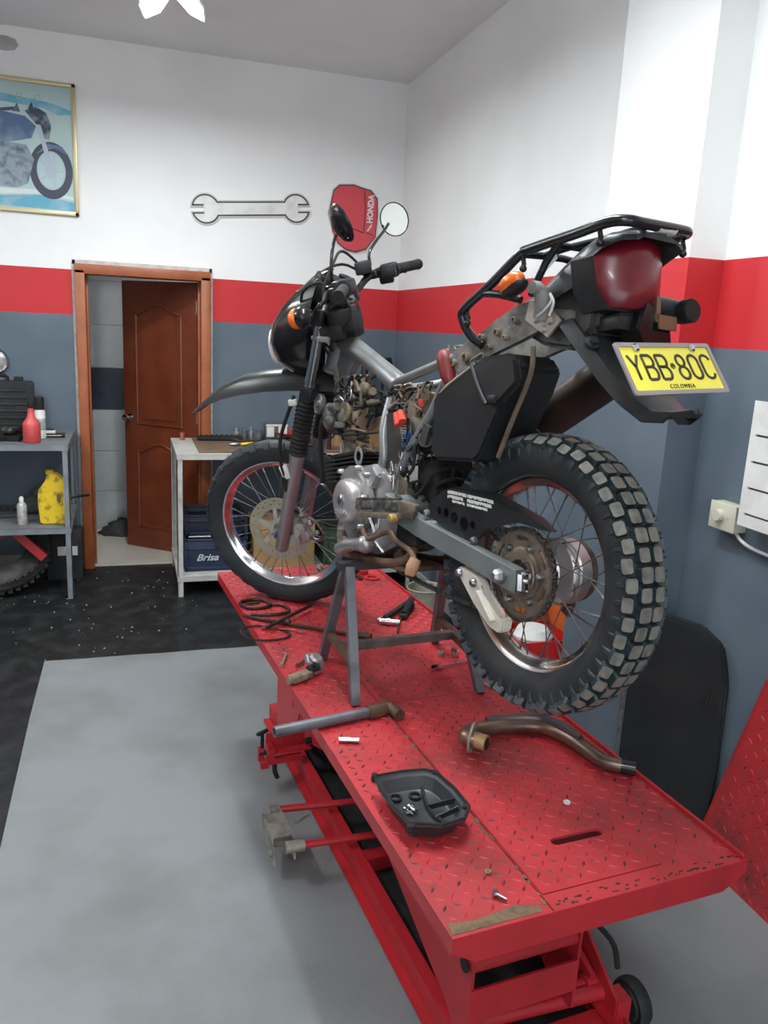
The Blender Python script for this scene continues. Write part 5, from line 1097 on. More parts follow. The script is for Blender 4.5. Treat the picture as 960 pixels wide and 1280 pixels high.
# greasy tool lump in front of the case
t = thing('caliper_assembly', 'dark greasy brake assembly in a black tray in front of the tool case', 'machine part', (-.68, 5.12, th_))
b = MB().rings([[V((-.70 + a * k, 5.13 + c * k, th_ + z)) for a, c in ((-.10, -.06), (.09, -.07), (.11, .05), (-.09, .07))] for z, k in ((0, .85), (.035, 1.0), (.035, .92), (.008, .8))]); b.build('tray', BLKM, t)
b = MB().sph((-.68, 5.11, th_ + .055), .035, (1.2, .9, .8)).cyl((-.70, 5.07, th_ + .065), (-.69, 5.13, th_ + .065), .020).box((-.64, 5.13, th_ + .06), (.06, .04, .04), Rz(.5), bev=.006).sph((-.70, 5.065, th_ + .066), .012).tube([(-.63, 5.1, th_ + .07), (-.60, 5.12, th_ + .045), (-.57, 5.16, th_ + .02)], .007, 8, sub=3)
b.build('casting', M('black_greasy_metal', (.03, .03, .03), .35, .6, dirt=(.2, .19, .17), ds=25, da=.6), t)
# small boxes
o = MB().box((-.445, 5.27, th_ + .012), (.125, .06, .022), Rz(.08), bev=.002).mat(1).box((-.445, 5.2387, th_ + .013), (.09, .002, .004), Rz(.08)).build('socket_box', [BLK, WHT], org=(-.445, 5.27, th_))
tag(o, 'long flat black box with pale stripe, under the small white one', 'box')
o = MB().box((-.472, 5.265, th_ + .034), (.075, .045, .018), Rz(.03), bev=.002).mat(1).box((-.475, 5.262, th_ + .0455), (.07, .035, .006), Rz(.03)).build('small_box', [WHT, BLK], org=(-.47, 5.265, th_ + .024))
tag(o, 'small white box with dark top lying on the flat black box', 'box')
sz = .453
t = thing('oil_jug', 'grimy yellow plastic oil jug with side handle on the lower shelf', 'oil jug', (-.44, 5.10, sz))
prof = [(-.075, 0), (.085, 0), (.092, .02), (.092, .16), (.070, .245), (.028, .30), (-.010, .315), (-.035, .300), (-.045, .245), (-.085, .215), (-.088, .15), (-.078, .02)]
hole = [(.022, .115), (.044, .12), (.050, .155), (.046, .195), (.030, .205), (.012, .195), (.010, .15)]
b = MB().prism([(-.445 + a, sz + c) for a, c in prof], 5.05, 5.15, ((0, 0, 0), (1, 0, 0), (0, 0, 1), (0, 1, 0)), bev=.009).prism([(-.445 + a, sz + c) for a, c in hole], 5.043, 5.056, ((0, 0, 0), (1, 0, 0), (0, 0, 1), (0, 1, 0)), bev=.004)
b.build('jug_body', YEL, t)
b = MB().prism([(-.445 + .03 + (a - .03) * .55, sz + .16 + (c - .16) * .6) for a, c in hole], 5.040, 5.045, ((0, 0, 0), (1, 0, 0), (0, 0, 1), (0, 1, 0))); b.build('handle_recess', GRIME, t)
MB().lathe([(.022, .30), (.022, .325), (.0, .327)], (-.465, 5.10, sz), (0, 0, 1), 18).build('cap', YEL, t)
t = thing('spray_can', 'small silver spray can on the lower shelf beside the yellow jug', 'spray can', (-.625, 5.08, sz))
MB().lathe([(.0, 0), (.027, 0), (.028, .004), (.028, .115), (.020, .130), (.012, .135)], (-.625, 5.08, sz), (0, 0, 1), 26).build('can_body', M('printed_can', (.52, .50, .49), .35, .3, dirt=(.2, .18, .18), ds=40, da=.7), t)
MB().lathe([(.012, .13), (.014, .155), (.010, .168), (.0, .170)], (-.625, 5.08, sz), (0, 0, 1), 14).build('nozzle', WHT, t)
b = MB().sph((-.60, 5.36, sz + .06), .07, (1.2, .8, .9)).sph((-.56, 5.38, sz + .12), .045).box((-.74, 5.3, sz + .012), (.2, .12, .02), Rz(.2), bev=.004)
tag(b.build('greasy_cloth', M('dark_cloth', (.05, .052, .055), .9, dirt=(.12, .12, .12), ds=14, da=.7, bump=.7, bs=40), org=(-.62, 5.35, sz)), 'dark greasy cloth bundle at the back of the lower shelf', 'cloth')
b = MB().tube([(-.355, 5.10, .60), (-.30, 5.12, .615), (-.255, 5.2, .60), (-.27, 5.3, .575), (-.35, 5.3, .565)], .006, 8, sub=5)
tag(b.build('rubber_loop', BLKM, org=(-.3, 5.2, .6)), 'black rubber strap looping out past the right leg of the grey table', 'strap')
# chrome headlamp on the wall
t = thing('headlamp', 'round chrome headlamp hung on the blue wall above the tool case', 'headlamp', (-.80, YB - .03, 1.385))
MB().lathe([(.075, .0), (.079, .015), (.074, .03), (.068, .026)], (-.80, YB - .002, 1.385), (0, -1, 0), 36).build('chrome_rim', CHR, t)
MB().lathe([(.069, .024), (.05, .034), (.0, .04)], (-.80, YB - .002, 1.385), (0, -1, 0), 30).build('lens', M('lamp_lens', (.55, .55, .52), .15, .4, dirt=(.15, .15, .14), ds=25, da=.8), t)
# below the table: tyre and red V frame
b = MB().lathe([(.17, .045), (.20, .055), (.26, .06), (.29, .045), (.305, .0), (.29, -.045), (.26, -.06), (.20, -.055), (.17, -.045)], (0, 0, 0), (0, 0, 1), 60, closed=True)
for k in range(40):
    t_ = 2 * pi * k / 40
    for s in (-1, 1): b.box((.285 * cos(t_), .285 * sin(t_), s * .045), (.04, .026, .014), Rz(t_ + s * .4) @ Ry(-s * .9))
o = b.build('old_tyre', M('dusty_tyre', (.035, .036, .033), .85, dirt=(.09, .088, .075), ds=12, da=.8), xf=Mx.Translation((-.80, 5.26, .245)) @ Mx.Rotation(.65, 4, 'X'), org=(-.80, 5.24, 0))
tag(o, 'worn dusty motorcycle tyre leaning under the grey work table', 'tyre')
b = MB().bar((-.95, 5.08, .33), (-.68, 5.08, .425), .05, .045, up=(0, 1, 0)).bar((-.69, 5.08, .43), (-.51, 5.06, .245), .05, .045, up=(0, 1, 0)).bar((-.95, 5.08, .33), (-.95, 5.1, .0), .045, .045)
tag(b.build('red_angle_frame', RED, org=(-.75, 5.08, 0)), 'bent red steel frame propped in front of the old tyre under the table', 'steel frame')
b = MB().box((-.42, 5.42, .17), (.22, .12, .34), bev=.01); tag(b.build('dark_crate', M('dark_box', (.02, .022, .026), .7, dirt=(.05, .05, .05), ds=8, da=.6), org=(-.42, 5.42, 0)), 'dark box in the shade under the right end of the grey table', 'box')
b = MB().box((-.40, 5.352, .20), (.12, .004, .06)); tag(b.build('white_card', WHT, org=(-.40, 5.352, .2)), 'small white card stuck on the dark box under the table', 'card')

# ---------------------------------------------------------------- off-white workbench along the back wall
BX0, BX1, BY0, BY1, BH = .266, 1.80, 4.90, 5.60, .905
angle_table('workbench', 'off-white steel workbench against the back wall behind the motorcycle', BX0, BX1, BY0, BY1, BH, .135, TABW, TABW, .03)
bh = BH + .001
o = MB().box((1.08, 5.245, bh + .003), (1.36, .60, .006), bev=.001).build('bench_board', M('oily_board', (.16, .10, .06), .75, dirt=(.07, .05, .035), ds=8, da=.8), org=(1.08, 5.245, bh)); tag(o, 'oil-stained brown board lying on the off-white workbench', 'board')
bz = bh + .0065
b = MB().box((.58, 5.46, bz + .014), (.30, .10, .022), Rz(-.03), bev=.006)
for k in range(8): b.box((.46 + k * .034, 5.46, bz + .028), (.018, .085, .006), Rz(-.03), bev=.001)
tag(b.build('tool_tray', BLKM, org=(.58, 5.46, bz)), 'flat black tool tray at the left back of the workbench', 'tool tray')
for i, (x, y, r, h_, m_, l) in enumerate(((.70, 5.52, .022, .075, ALU, 'tall grey metal part at the left of the row on the workbench'), (.75, 5.50, .026, .060, GREYST, 'squat grey metal cup second in the row on the workbench'), (.80, 5.53, .020, .082, ALU, 'tallest pale metal tube in the row on the workbench'), (.85, 5.49, .028, .062, GREYST, 'dark grey cup right of the tallest tube on the workbench'))):
    o = MB().lathe([(r * .6, 0), (r, 0), (r, h_ * .6), (r * .8, h_ * .65), (r * .85, h_), (r * .5, h_), (r * .5, .01)], (x, y, bz), (0, 0, 1), 22, closed=True).build('metal_cup', m_, org=(x, y, bz)); tag(o, l, 'machine part')
t = thing('white_metal_case', 'small white metal box with open front on the workbench by the wall', 'box', (.965, 5.50, bz))
MB().box((.965, 5.50, bz + .055), (.155, .10, .11), bev=.004).build('box_body', M('grey_metal_box', (.12, .12, .12), .5, .3), t)
b = MB().box((.92, 5.447, bz + .06), (.05, .005, .07)).box((1.005, 5.447, bz + .06), (.06, .005, .08)).box((.965, 5.447, bz + .105), (.15, .005, .012)); b.build('white_panel', WHT, t)
tag(MB().box((.83, 5.36, bz + .008), (.30, .03, .012), Rz(-.06), bev=.003).cyl((.69, 5.37, bz + .012), (.66, 5.372, bz + .012), .012).build('file_tool', OX, org=(.83, 5.36, bz)), 'long dark file lying behind the yellow-handled pliers', 'file')
def pliers(name, label, c, a, mt):
    t = thing(name, label, 'pliers', (c[0], c[1], bz)); u = V((cos(a), sin(a), 0)); w = V((-sin(a), cos(a), 0)); c = V((c[0], c[1], bz + .011))
    for s in (-1, 1): MB().tube([c + u * .02 + w * s * .002, c + u * .06 + w * s * .018, c + u * .10 + w * s * .022, c + u * .145 + w * s * .012], [.006, .009, .0095, .007], 10, sub=4).build('handle', mt, t)
    MB().tube([c + u * .025, c, c - u * .03, c - u * .05], [.010, .015, .010, .005], 8, sub=2).build('jaws', STEEL, t)
YP = M('yellow_handle', (.70, .48, .02), .4); YGP = M('lime_handle', (.62, .62, .10), .4)
pliers('pliers', 'orange-yellow handled pliers on the workbench, the farther pair', (.66, 5.20), .12, YP)
pliers('pliers', 'pale yellow-green handled pliers on the workbench, the nearer pair', (.72, 5.08), .45, YGP)
tag(MB().lathe([(.0, 0), (.014, 0), (.014, .05), (.012, .055), (.0, .055)], (.905, 5.16, bz + .014), (1, .2, 0), 16).build('socket', CHR, org=(.92, 5.16, bz)), 'chrome socket lying on the workbench near the front wheel', 'socket')
tag(MB().cyl((.335, 5.50, bh), (.335, 5.50, bh + .05), .015).build('brown_cork', M('brown_plug', (.3, .10, .06), .6), org=(.335, 5.50, bh)), 'small reddish-brown plug standing on the left back corner of the workbench', 'plug')
# red plate, cardboard boxes, tins at the middle and right of the bench
t = thing('red_dish', 'shallow round red dish on the workbench above the front wheel', 'dish', (1.08, 5.40, bz))
MB().lathe([(.0, .0), (.07, .0), (.10, .012), (.135, .032), (.140, .034), (.135, .026), (.10, .006)], (1.08, 5.40, bz + .034), (0, 0, 1), 40).build('dish', M('dish_red', (.42, .05, .06), .45), t)
MB().cyl((1.08, 5.40, bz), (1.08, 5.40, bz + .036), .06).build('foot', BLKM, t)
t = thing('cardboard_box', 'open brown cardboard box on the workbench behind the motorcycle frame', 'box', (1.50, 5.32, bz))
b = MB().box((1.50, 5.20, bz + .12), (.36, .006, .24)).box((1.50, 5.46, bz + .12), (.36, .006, .24)).box((1.32, 5.33, bz + .12), (.006, .26, .24)).box((1.68, 5.33, bz + .12), (.006, .26, .24)).box((1.50, 5.33, bz + .004), (.36, .26, .006)); b.build('box_walls', CARD, t)
MB().box((1.50, 5.15, bz + .225), (.36, .11, .004), Rx(.45)).build('box_flap', CARD, t)
for i, (x, h_, c_) in enumerate(((1.40, .16, (.35, .02, .03)), (1.24, .12, (.05, .012, .012)), (1.17, .14, (.30, .28, .26)))):
    y = 5.06; o = MB().cyl((x, y, bz), (x, y, bz + h_ * .7), .015, n=12).cyl((x, y, bz + h_ * .7), (x, y, bz + h_), .006, n=10).build('bench_tool', M('tool_%s' % ('red', 'maroon', 'grey')[i], c_, .5), org=(x, y, bz)); tag(o, ('red-handled tool standing on the workbench before the cardboard box', 'short maroon tool standing on the workbench left of the red one', 'grey tool standing leftmost of three on the workbench')[i], 'tool')
t = thing('oil_funnel', 'black cone-shaped funnel standing in the corner on the workbench', 'funnel', (1.60, 5.54, bz))
MB().lathe([(.075, 0), (.07, .10), (.022, .50), (.012, .60), (.0, .60)], (1.60, 5.54, bz), (0, 0, 1), 24).build('cone', BLK, t)
t = thing('bench_clamp', 'black clamp on a thin post in the corner of the workbench', 'clamp', (1.73, 5.52, bz))
MB().cyl((1.73, 5.52, bz), (1.73, 5.52, bz + .50), .012).lathe([(.0, 0), (.05, 0), (.05, .015), (.0, .015)], (1.73, 5.52, bz), (0, 0, 1), 20).build('post', BLK, t)
MB().box((1.73, 5.52, bz + .54), (.13, .06, .07), Ry(-.3), bev=.01).box((1.685, 5.52, bz + .575), (.03, .06, .05), bev=.005).box((1.785, 5.52, bz + .50), (.03, .06, .05), bev=.005).build('clamp_jaw', BLK, t)
# crates under the bench
def crate(name, label, x0, x1, y0, y1, z0, h_, mt, letter=None, load=None, cat='crate'):
    t = thing(name, label, cat, ((x0 + x1) / 2, (y0 + y1) / 2, z0)); th = .010
    b = MB(); cx_, cy_ = (x0 + x1) / 2, (y0 + y1) / 2
    for y in (y0, y1):
        b.box((cx_, y, z0 + h_ / 2), (x1 - x0, th, h_), bev=.003)
        for z in (z0 + h_ * .10, z0 + h_ * .70, z0 + h_ * .97): b.box((cx_, y, z), (x1 - x0 + .008, th + .014, .014), bev=.002)
        for x in (x0 + .01, x1 - .01): b.box((x, y, z0 + h_ / 2), (.02, th + .014, h_), bev=.002)
    for x in (x0, x1):
        b.box((x, cy_, z0 + h_ / 2), (th, y1 - y0, h_), bev=.003)
        b.box((x, cy_, z0 + h_ * .97), (th + .014, y1 - y0, .014), bev=.002)
    b.box((cx_, cy_, z0 + .006), (x1 - x0, y1 - y0, .010)); b.build('crate_body', mt, t)
    if letter:
        m_ = Mx.Translation((cx_ - .055, y0 - .009, z0 + h_ * .42)) @ Mx.Rotation(pi / 2, 4, 'X')
        MB().text(letter, .06, m_, .0008, 1.15, shear=.35, bold=.0012).build('crate_lettering', M('pale_letters', (.5, .52, .56), .6), t, merge=0)
    return t
NAVY = M('navy_plastic', (.012, .024, .065), .4, dirt=(.03, .04, .07), ds=7, da=.6)
crate('plastic_crate', 'navy blue plastic crate with white script lettering, lower one under the workbench', .315, .70, 5.0, 5.35, .137, .21, NAVY, 'Brisa')
b = MB().prism([(.34, 5.03), (.66, 5.02), (.60, 5.20), (.44, 5.24), (.36, 5.16)], .352, .358, bev=.001)
tag(b.build('white_sheet', WHT, org=(.5, 5.1, .352)), 'crumpled white sheet sticking out on top of the lettered blue crate', 'sheet')
crate('plastic_crate', 'black-blue plastic crate stacked on the lettered one under the workbench', .33, .69, 5.04, 5.33, .362, .13, M('dark_navy_plastic', (.008, .013, .03), .45))
t = thing('cardboard_box', 'closed brown cardboard box on the workbench shelf behind the front wheel', 'box', (.95, 5.15, .137))
MB().box((.95, 5.15, .137 + .155), (.40, .30, .31), bev=.003).build('box_body', CARD, t)
MB().box((.95, 5.15, .4485), (.05, .302, .003)).build('packing_tape', M('tape', (.5, .36, .2), .3), t)
crate('plastic_crate', 'dark green plastic crate on the shelf right of the cardboard box', 1.22, 1.62, 5.0, 5.34, .137, .26, M('green_plastic', (.02, .055, .03), .5, dirt=(.05, .06, .04), ds=8, da=.6))
# clutter between the bench and the pillar
t = thing('paint_tub', 'dirty cream plastic tub on the floor in front of the workbench end', 'tub', (1.62, 4.15, 0))
MB().lathe([(.0, 0), (.085, 0), (.105, .24), (.112, .245), (.108, .25), (.10, .245), (.08, .01), (.0, .01)], (1.62, 4.15, 0), (0, 0, 1), 30).build('tub', M('dirty_cream', (.36, .34, .27), .6, dirt=(.12, .11, .09), ds=9, da=.7), t)
b = MB().tube([(1.40, 4.45, 0), (1.42, 4.5, .35), (1.45, 4.55, .62)], .016, 10).tube([(1.70, 4.5, 0), (1.67, 4.53, .35), (1.65, 4.56, .62)], .016, 10).bar((1.42, 4.5, .36), (1.67, 4.53, .36), .03, .03).bar((1.44, 4.55, .61), (1.66, 4.55, .61), .04, .05)
tag(b.build('grey_stand', GREYST, org=(1.55, 4.5, 0)), 'low grey metal stand on the floor in front of the workbench', 'stand')
# cut-open red drum behind the rear wheel
t = thing('red_bin', 'cut-open red and orange plastic oil drum beside the pillar behind the rear wheel', 'drum', (1.675, 2.93, 0))
b = MB().box((1.675, 2.815, .22), (.25, .006, .44)).box((1.675, 3.055, .255), (.25, .006, .51)).box((1.55, 2.935, .22), (.006, .24, .44)).box((1.80, 2.935, .255), (.006, .24, .51)).box((1.675, 2.935, .006), (.25, .24, .01)); b.build('drum_wall', M('bright_red_plastic', (.62, .02, .02), .4), t)
b = MB().prism([(.0, .44), (.24, .44), (.24, .56), (.14, .575), (.05, .50)], .118, .128, ((1.675, 2.815, 0), (0, 1, 0), (0, 0, 1), (1, 0, 0))).box((1.70, 3.048, .50), (.20, .008, .12)); b.build('torn_rim', M('orange_plastic', (.50, .10, .02), .5), t)
t = thing('white_container', 'white domed container sitting inside the cut-open red drum', 'container', (1.655, 2.92, .012))
MB().lathe([(.0, 0), (.075, 0), (.08, .38), (.088, .40), (.088, .425), (.065, .455), (.0, .47)], (1.655, 2.92, .012), (0, 0, 1), 28).build('container', WHT, t)
MB().lathe([(.0905, .395), (.0905, .412), (.086, .412)], (1.655, 2.92, .012), (0, 0, 1), 28).build('black_band', BLKM, t)

# ---------------------------------------------------------------- right side: black mat board, red ramp, switch, slotted panel
pts = []
A_, B_ = V((1.665, 2.235, 0)), V((1.845, 1.965, 0)); du = (B_ - A_).normalized(); W_ = (B_ - A_).length
wv = V((du.y, -du.x, 0))
if wv.x > 0: wv = -wv
poly = [(0, 0), (W_, 0), (W_ + .012, .30), (W_ + .004, .62), (W_ - .03, .74), (W_ - .10, .79), (.10, .80), (.02, .78), (0, .74)]
BFR = (A_, du, (0, 0, 1), wv)
t = thing('rubber_board', 'tall black rubber board with rounded top standing in the corner by the pillar', 'board', (A_ + B_) / 2)
MB().prism(poly, -.03, .012, BFR, bev=.008).build('board', M('black_padded_rubber', (.016, .017, .018), .55, dirt=(.03, .03, .03), ds=6, da=.6, bump=.15, bs=60), t)
MB().tube([A_ + V((0, 0, z)) - du * .012 - wv * .0 for z in (.0, .3, .6, .75)], .005, 8).build('steel_edge', STEEL, t)
b = MB()
for k in range(4): b.bar(A_ + du * (W_ - .06 + k * .013) + wv * .0125 + V((0, 0, .52)), A_ + du * (W_ - .055 + k * .013) + wv * .0125 + V((0, 0, .62)), .004, .0015, up=wv)
b.build('moulded_ridge', BLK, t)
tag(MB().cyl((1.752, 2.0, 0), (1.752, 2.0, .13), .030).build('pale_can', M('pale_can', (.30, .29, .26), .6, dirt=(.15, .14, .12), ds=10, da=.6), org=(1.752, 2.0, 0)), 'small pale can on the floor between the black board and the red ramp', 'can')
# ramp leaning on the wall
t = thing('loading_ramp', 'red tread-plate loading ramp standing on edge against the right wall', 'ramp', (1.80, 1.55, 0))
U_ = V((-.012, -1, 0)).normalized(); VV = V((.045, .0, 1)).normalized(); WW = U_.cross(VV).normalized()
if WW.x > 0: WW = -WW
RO = V((1.812, 2.03, .0))
poly = [(.06, .0), (.62, .0), (.62, .76), (.275, .76), (.24, .735), (.11, .20)]
MB().prism(poly, -.003, .003, (RO, U_, VV, WW)).build('ramp_plate', REDTOP, t)
b = MB()
for i in range(19):
    for j in range(25):
        a_ = .03 + i * .031; c_ = .02 + j * .030
        if a_ < .065 + c_ * .25 + .02 or c_ > .74 or a_ > .6: continue
        an = (pi / 4 if (i + j) % 2 else -pi / 4) + .1; L, w_, h_ = .0115, .0034, .0016
        u2, v2 = cos(an), sin(an)
        pp = lambda s1, s2, h: RO + U_ * (a_ + s1 * u2 - s2 * v2) + VV * (c_ + s1 * v2 + s2 * u2) + WW * (.003 + h)
        b.rings([[pp(-L, 0, 0), pp(0, w_, 0), pp(L, 0, 0), pp(0, -w_, 0)], [pp(-L * .6, 0, h_), pp(0, w_ * .35, h_), pp(L * .6, 0, h_), pp(0, -w_ * .35, h_)]])
b.build('ramp_tread', LOZ, t)
b = MB()
for (a0, c0), (a1, c1) in (((.06, 0), (.11, .20)), ((.11, .20), (.24, .735)), ((.24, .735), (.275, .76))):
    b.bar(RO + U_ * a0 + VV * c0 + WW * -.008, RO + U_ * a1 + VV * c1 + WW * -.008, .006, .028, up=WW.cross(U_))
b.build('ramp_rim', RED, t)
tag(MB().prism([(.235, .715), (.30, .73), (.285, .765), (.25, .755)], .004, .010, (RO, U_, VV, WW), bev=.002).build('pink_rag', M('pinkish_rag', (.6, .38, .36), .8), org=RO + U_ * .24 + VV * .74), 'small pinkish rag on the top corner of the red ramp', 'rag')
# wall switch
t = thing('wall_switch', 'cream surface-mounted dimmer box with round knob on the right wall', 'switch', (XR, 2.055, 1.165))
CRM = M('cream_switch', (.60, .59, .48), .4)
b = MB().box((XR - .022, 2.055, 1.165), (.044, .115, .085), bev=.004); b.build('switch_box', CRM, t)
b = MB().box((XR - .047, 2.055, 1.165), (.008, .118, .088), bev=.003); b.build('face_plate', CRM, t)
b = MB().lathe([(.020, 0), (.019, .012), (.017, .016), (.0, .017)], (XR - .051, 2.065, 1.167), (-1, 0, 0), 24).lathe([(.004, 0), (.004, .003), (.0, .003)], (XR - .051, 2.028, 1.165), (-1, 0, 0), 10); b.build('dimmer_knob', CRM, t)
b = MB().tube([(XR - .02, 2.02, 1.120), (XR - .02, 1.99, 1.10), (XR - .02, 1.93, 1.088), (XR - .02, 1.80, 1.085), (XR - .015, 1.60, 1.085)], .0055, 8, sub=4)
tag(b.build('power_cord', WHT, org=(XR - .02, 1.8, 1.09)), 'white cord running along the wall from under the cream switch', 'cord')
# white slotted panel
t = thing('slotted_panel', 'white slotted panel hung on the right wall at the photo edge', 'panel', (XR - .06, 1.72, 1.36))
hs_ = [[(.02, z), (.40, z), (.40, z + .007), (.02, z + .007)] for z in (.035, .115, .195, .275)]
b = MB().prism([(0, 0), (.44, 0), (.44, .38), (0, .38)], -.004, .004, ((XR - .075, 1.955, 1.165), (0, -1, 0), (0, 0, 1), (-1, 0, 0)), holes=hs_); b.build('panel_face', WHT, t)
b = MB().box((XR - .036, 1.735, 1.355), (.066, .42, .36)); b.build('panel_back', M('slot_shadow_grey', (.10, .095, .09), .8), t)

# ---------------------------------------------------------------- wall boards and poster
FB = ((0, YB, 0), (1, 0, 0), (0, 0, 1), (0, -1, 0))
BORD = M('dark_outline', (.05, .035, .035), .6); BRED = M('board_red', (.62, .06, .08), .5); BEDGE = M('board_edge', (.55, .55, .53), .6)
t = thing('sign_board', 'flat red toolbox-shaped sign board with white lettering on the back wall', 'sign board', (1.54, YB, 2.40))
box_ = [(1.36, 2.60), (1.40, 2.635), (1.50, 2.645), (1.56, 2.63), (1.62, 2.62), (1.668, 2.57), (1.675, 2.48), (1.665, 2.32), (1.60, 2.235), (1.53, 2.21), (1.46, 2.22), (1.40, 2.26), (1.36, 2.34), (1.33, 2.45)]
def grow(P_, k): cx_ = sum(p[0] for p in P_) / len(P_); cy_ = sum(p[1] for p in P_) / len(P_); return [(cx_ + (x - cx_) * k, cy_ + (y - cy_) * k) for x, y in P_]
MB().prism(grow(box_, 1.05), .0, .010, FB).build('board_back', BEDGE, t)
MB().prism(grow(box_, 1.02), .0098, .0112, FB).build('outline', BORD, t)
MB().prism(grow(box_, .98), .0110, .0124, FB).build('red_face', BRED, t)
b = MB().tube([(1.575, YB - .0124, 2.615), (1.585, YB - .0124, 2.50), (1.58, YB - .0124, 2.37), (1.575, YB - .0124, 2.34)], .0035, 6, sub=3).tube([(1.40, YB - .0124, 2.345), (1.48, YB - .0124, 2.365), (1.575, YB - .0124, 2.34)], .0035, 6, sub=3).tube([(1.60, YB - .0124, 2.345), (1.65, YB - .0124, 2.33)], .003, 6); b.build('drawn_line', BORD, t)
m_ = Mx.Translation((1.625, YB - .0128, 2.50)) @ Mx.Rotation(pi / 2, 4, 'X') @ Mx.Rotation(pi / 2 - .03, 4, 'Z')
MB().text('HONDA', .058, m_, .0008, .85, bold=.0022).build('board_lettering', WHT, t, merge=0)
b = MB()
for k in range(4): b.prism([(1.600 + .004 * k, 2.355), (1.612, 2.352 + .004 * k), (1.640 - .004 * k, 2.392 - k * .002), (1.636 - .005 * k, 2.402 - k * .004)], .0124, .0134 + k * .0002, FB)
b.build('wing_mark', WHT, t)
# spanner-shaped board
t = thing('sign_board', 'flat white spanner-shaped sign board with dark outline on the back wall', 'sign board', (.80, YB, 2.43))
def spn(off):
    # open-ended spanner: two C heads joined by a handle; outline offset by off
    R0 = .082 + off; g = .030 - off; hw = .036 + off
    def head(cx, cz, dr):
        pts = []; a0 = math.asin(hw / R0); aj = math.asin(g / R0); n = 16
        for i in range(n + 1): a = a0 + (pi - aj - a0) * i / n; pts.append((cx + dr * R0 * cos(a), cz + dr * R0 * sin(a)))
        pts += [(cx - dr * (.012 - off), cz + dr * g), (cx - dr * (.012 - off), cz - dr * g)]
        for i in range(n + 1): a = pi + aj + (pi - aj - a0) * i / n; pts.append((cx + dr * R0 * cos(a), cz + dr * R0 * sin(a)))
        return pts
    A = head(0, 0, 1); B = head(.60, 0, -1)
    pts = A + B
    c_, s_ = cos(.09), sin(.09)
    return [(.505 + x * c_ - z * s_, 2.405 + x * s_ + z * c_) for x, z in pts]
MB().prism(spn(.018), 0, .010, FB, fill=True).build('board_back', BEDGE, t)
MB().prism(spn(.010), .0098, .0112, FB, fill=True).build('outline', BORD, t)
MB().prism(spn(.0), .0110, .0122, FB, fill=True).build('white_face', WHT, t)

# framed motorcycle poster
t = thing('framed_poster', 'gold-framed pale blue motorcycle poster high on the back wall', 'poster', (-.81, YB, 2.67))
QX0, QX1, QZ0, QZ1 = -1.35, -.272, 2.29, 3.05
fr = MB(); fwd = .024
for (x0, x1, z0, z1) in ((QX0, QX1, QZ1 - fwd, QZ1), (QX0, QX1, QZ0, QZ0 + fwd), (QX0, QX0 + fwd, QZ0, QZ1), (QX1 - fwd, QX1, QZ0, QZ1)): fr.box(((x0 + x1) / 2, YB - .012, (z0 + z1) / 2), (x1 - x0, .024, z1 - z0), bev=.003)
fr.build('poster_frame', M('pale_gold_frame', (.52, .44, .26), .35, .5), t)
MB().box(((QX0 + QX1) / 2, YB - .006, (QZ0 + QZ1) / 2), (QX1 - QX0 - .03, .008, QZ1 - QZ0 - .03)).build('poster_sheet', M('poster_pale_teal', (.40, .55, .55), .35, dirt=(.50, .62, .58), ds=2.5, da=.8), t)
def flat(name, polys, mt, h_=.0104):
    b = MB()
    for k, p in enumerate(polys): b.prism(p, .0098, h_ + k * .00008, FB)
    return b.build(name, mt, t)
flat('poster_sky_band', [[(QX0 + .03, 2.97), (-.9, 2.99), (-.7, 2.955), (-.5, 2.94), (-.40, 2.925), (-.30, 2.90), (-.30, 2.875), (-.38, 2.865), (-.45, 2.895), (-.6, 2.905), (-.8, 2.915), (QX0 + .03, 2.90)], [(QX0 + .03, 2.40), (-.8, 2.37), (-.5, 2.40), (-.30, 2.37), (-.30, 2.32), (QX0 + .03, 2.32)]], M('poster_blue', (.10, .36, .50), .35, dirt=(.4, .55, .6), ds=8, da=.6))
flat('poster_haze', [[(QX0 + .03, 2.44), (-.7, 2.42), (-.45, 2.435), (-.30, 2.40), (-.30, 2.385), (-.5, 2.405), (-.8, 2.385), (QX0 + .03, 2.41)]], M('poster_white', (.62, .68, .68), .35), .0108)
# generic road motorcycle picture
wc1, wc0 = (-.425, 2.545), (-1.14, 2.50)
def ringp(c, r0, r1, rx=.8, n=30): return c, r0, r1, rx, n
bkp = MB()
for c, R0 in ((wc1, .165), (wc0, .165)): bkp.prism(circ(c[0], c[1], R0 * .75, 32, R0), .0098, .0112, FB, holes=[circ(c[0], c[1], R0 * .50, 28, R0 * .68)])
bkp.build('poster_tyre', M('poster_dark', (.035, .045, .07), .4), t)
bkp = MB()
for c, R0 in ((wc1, .165), (wc0, .165)):
    bkp.prism(circ(c[0], c[1], R0 * .50, 28, R0 * .68), .0098, .0110, FB, holes=[circ(c[0], c[1], R0 * .44, 28, R0 * .60)])
    bkp.prism(circ(c[0], c[1], R0 * .22, 20, R0 * .32), .0098, .0114, FB)
    for k in range(5): a = 2 * pi * k / 5; q = (c[0] + R0 * .46 * cos(a), c[1] + R0 * .63 * sin(a)); bkp.prism([(c[0] - .006 * sin(a), c[1] + .006 * cos(a)), (q[0] - .006 * sin(a), q[1] + .006 * cos(a)), (q[0] + .006 * sin(a), q[1] - .006 * cos(a)), (c[0] + .006 * sin(a), c[1] - .006 * cos(a))], .0098, .0108, FB)
bkp.build('poster_wheel', M('poster_silver', (.42, .50, .56), .4), t)
flat('poster_fork', [[(-.50, 2.80), (-.475, 2.80), (-.405, 2.53), (-.43, 2.52)]], M('poster_silver', (.42, .50, .56), .4), .0124)
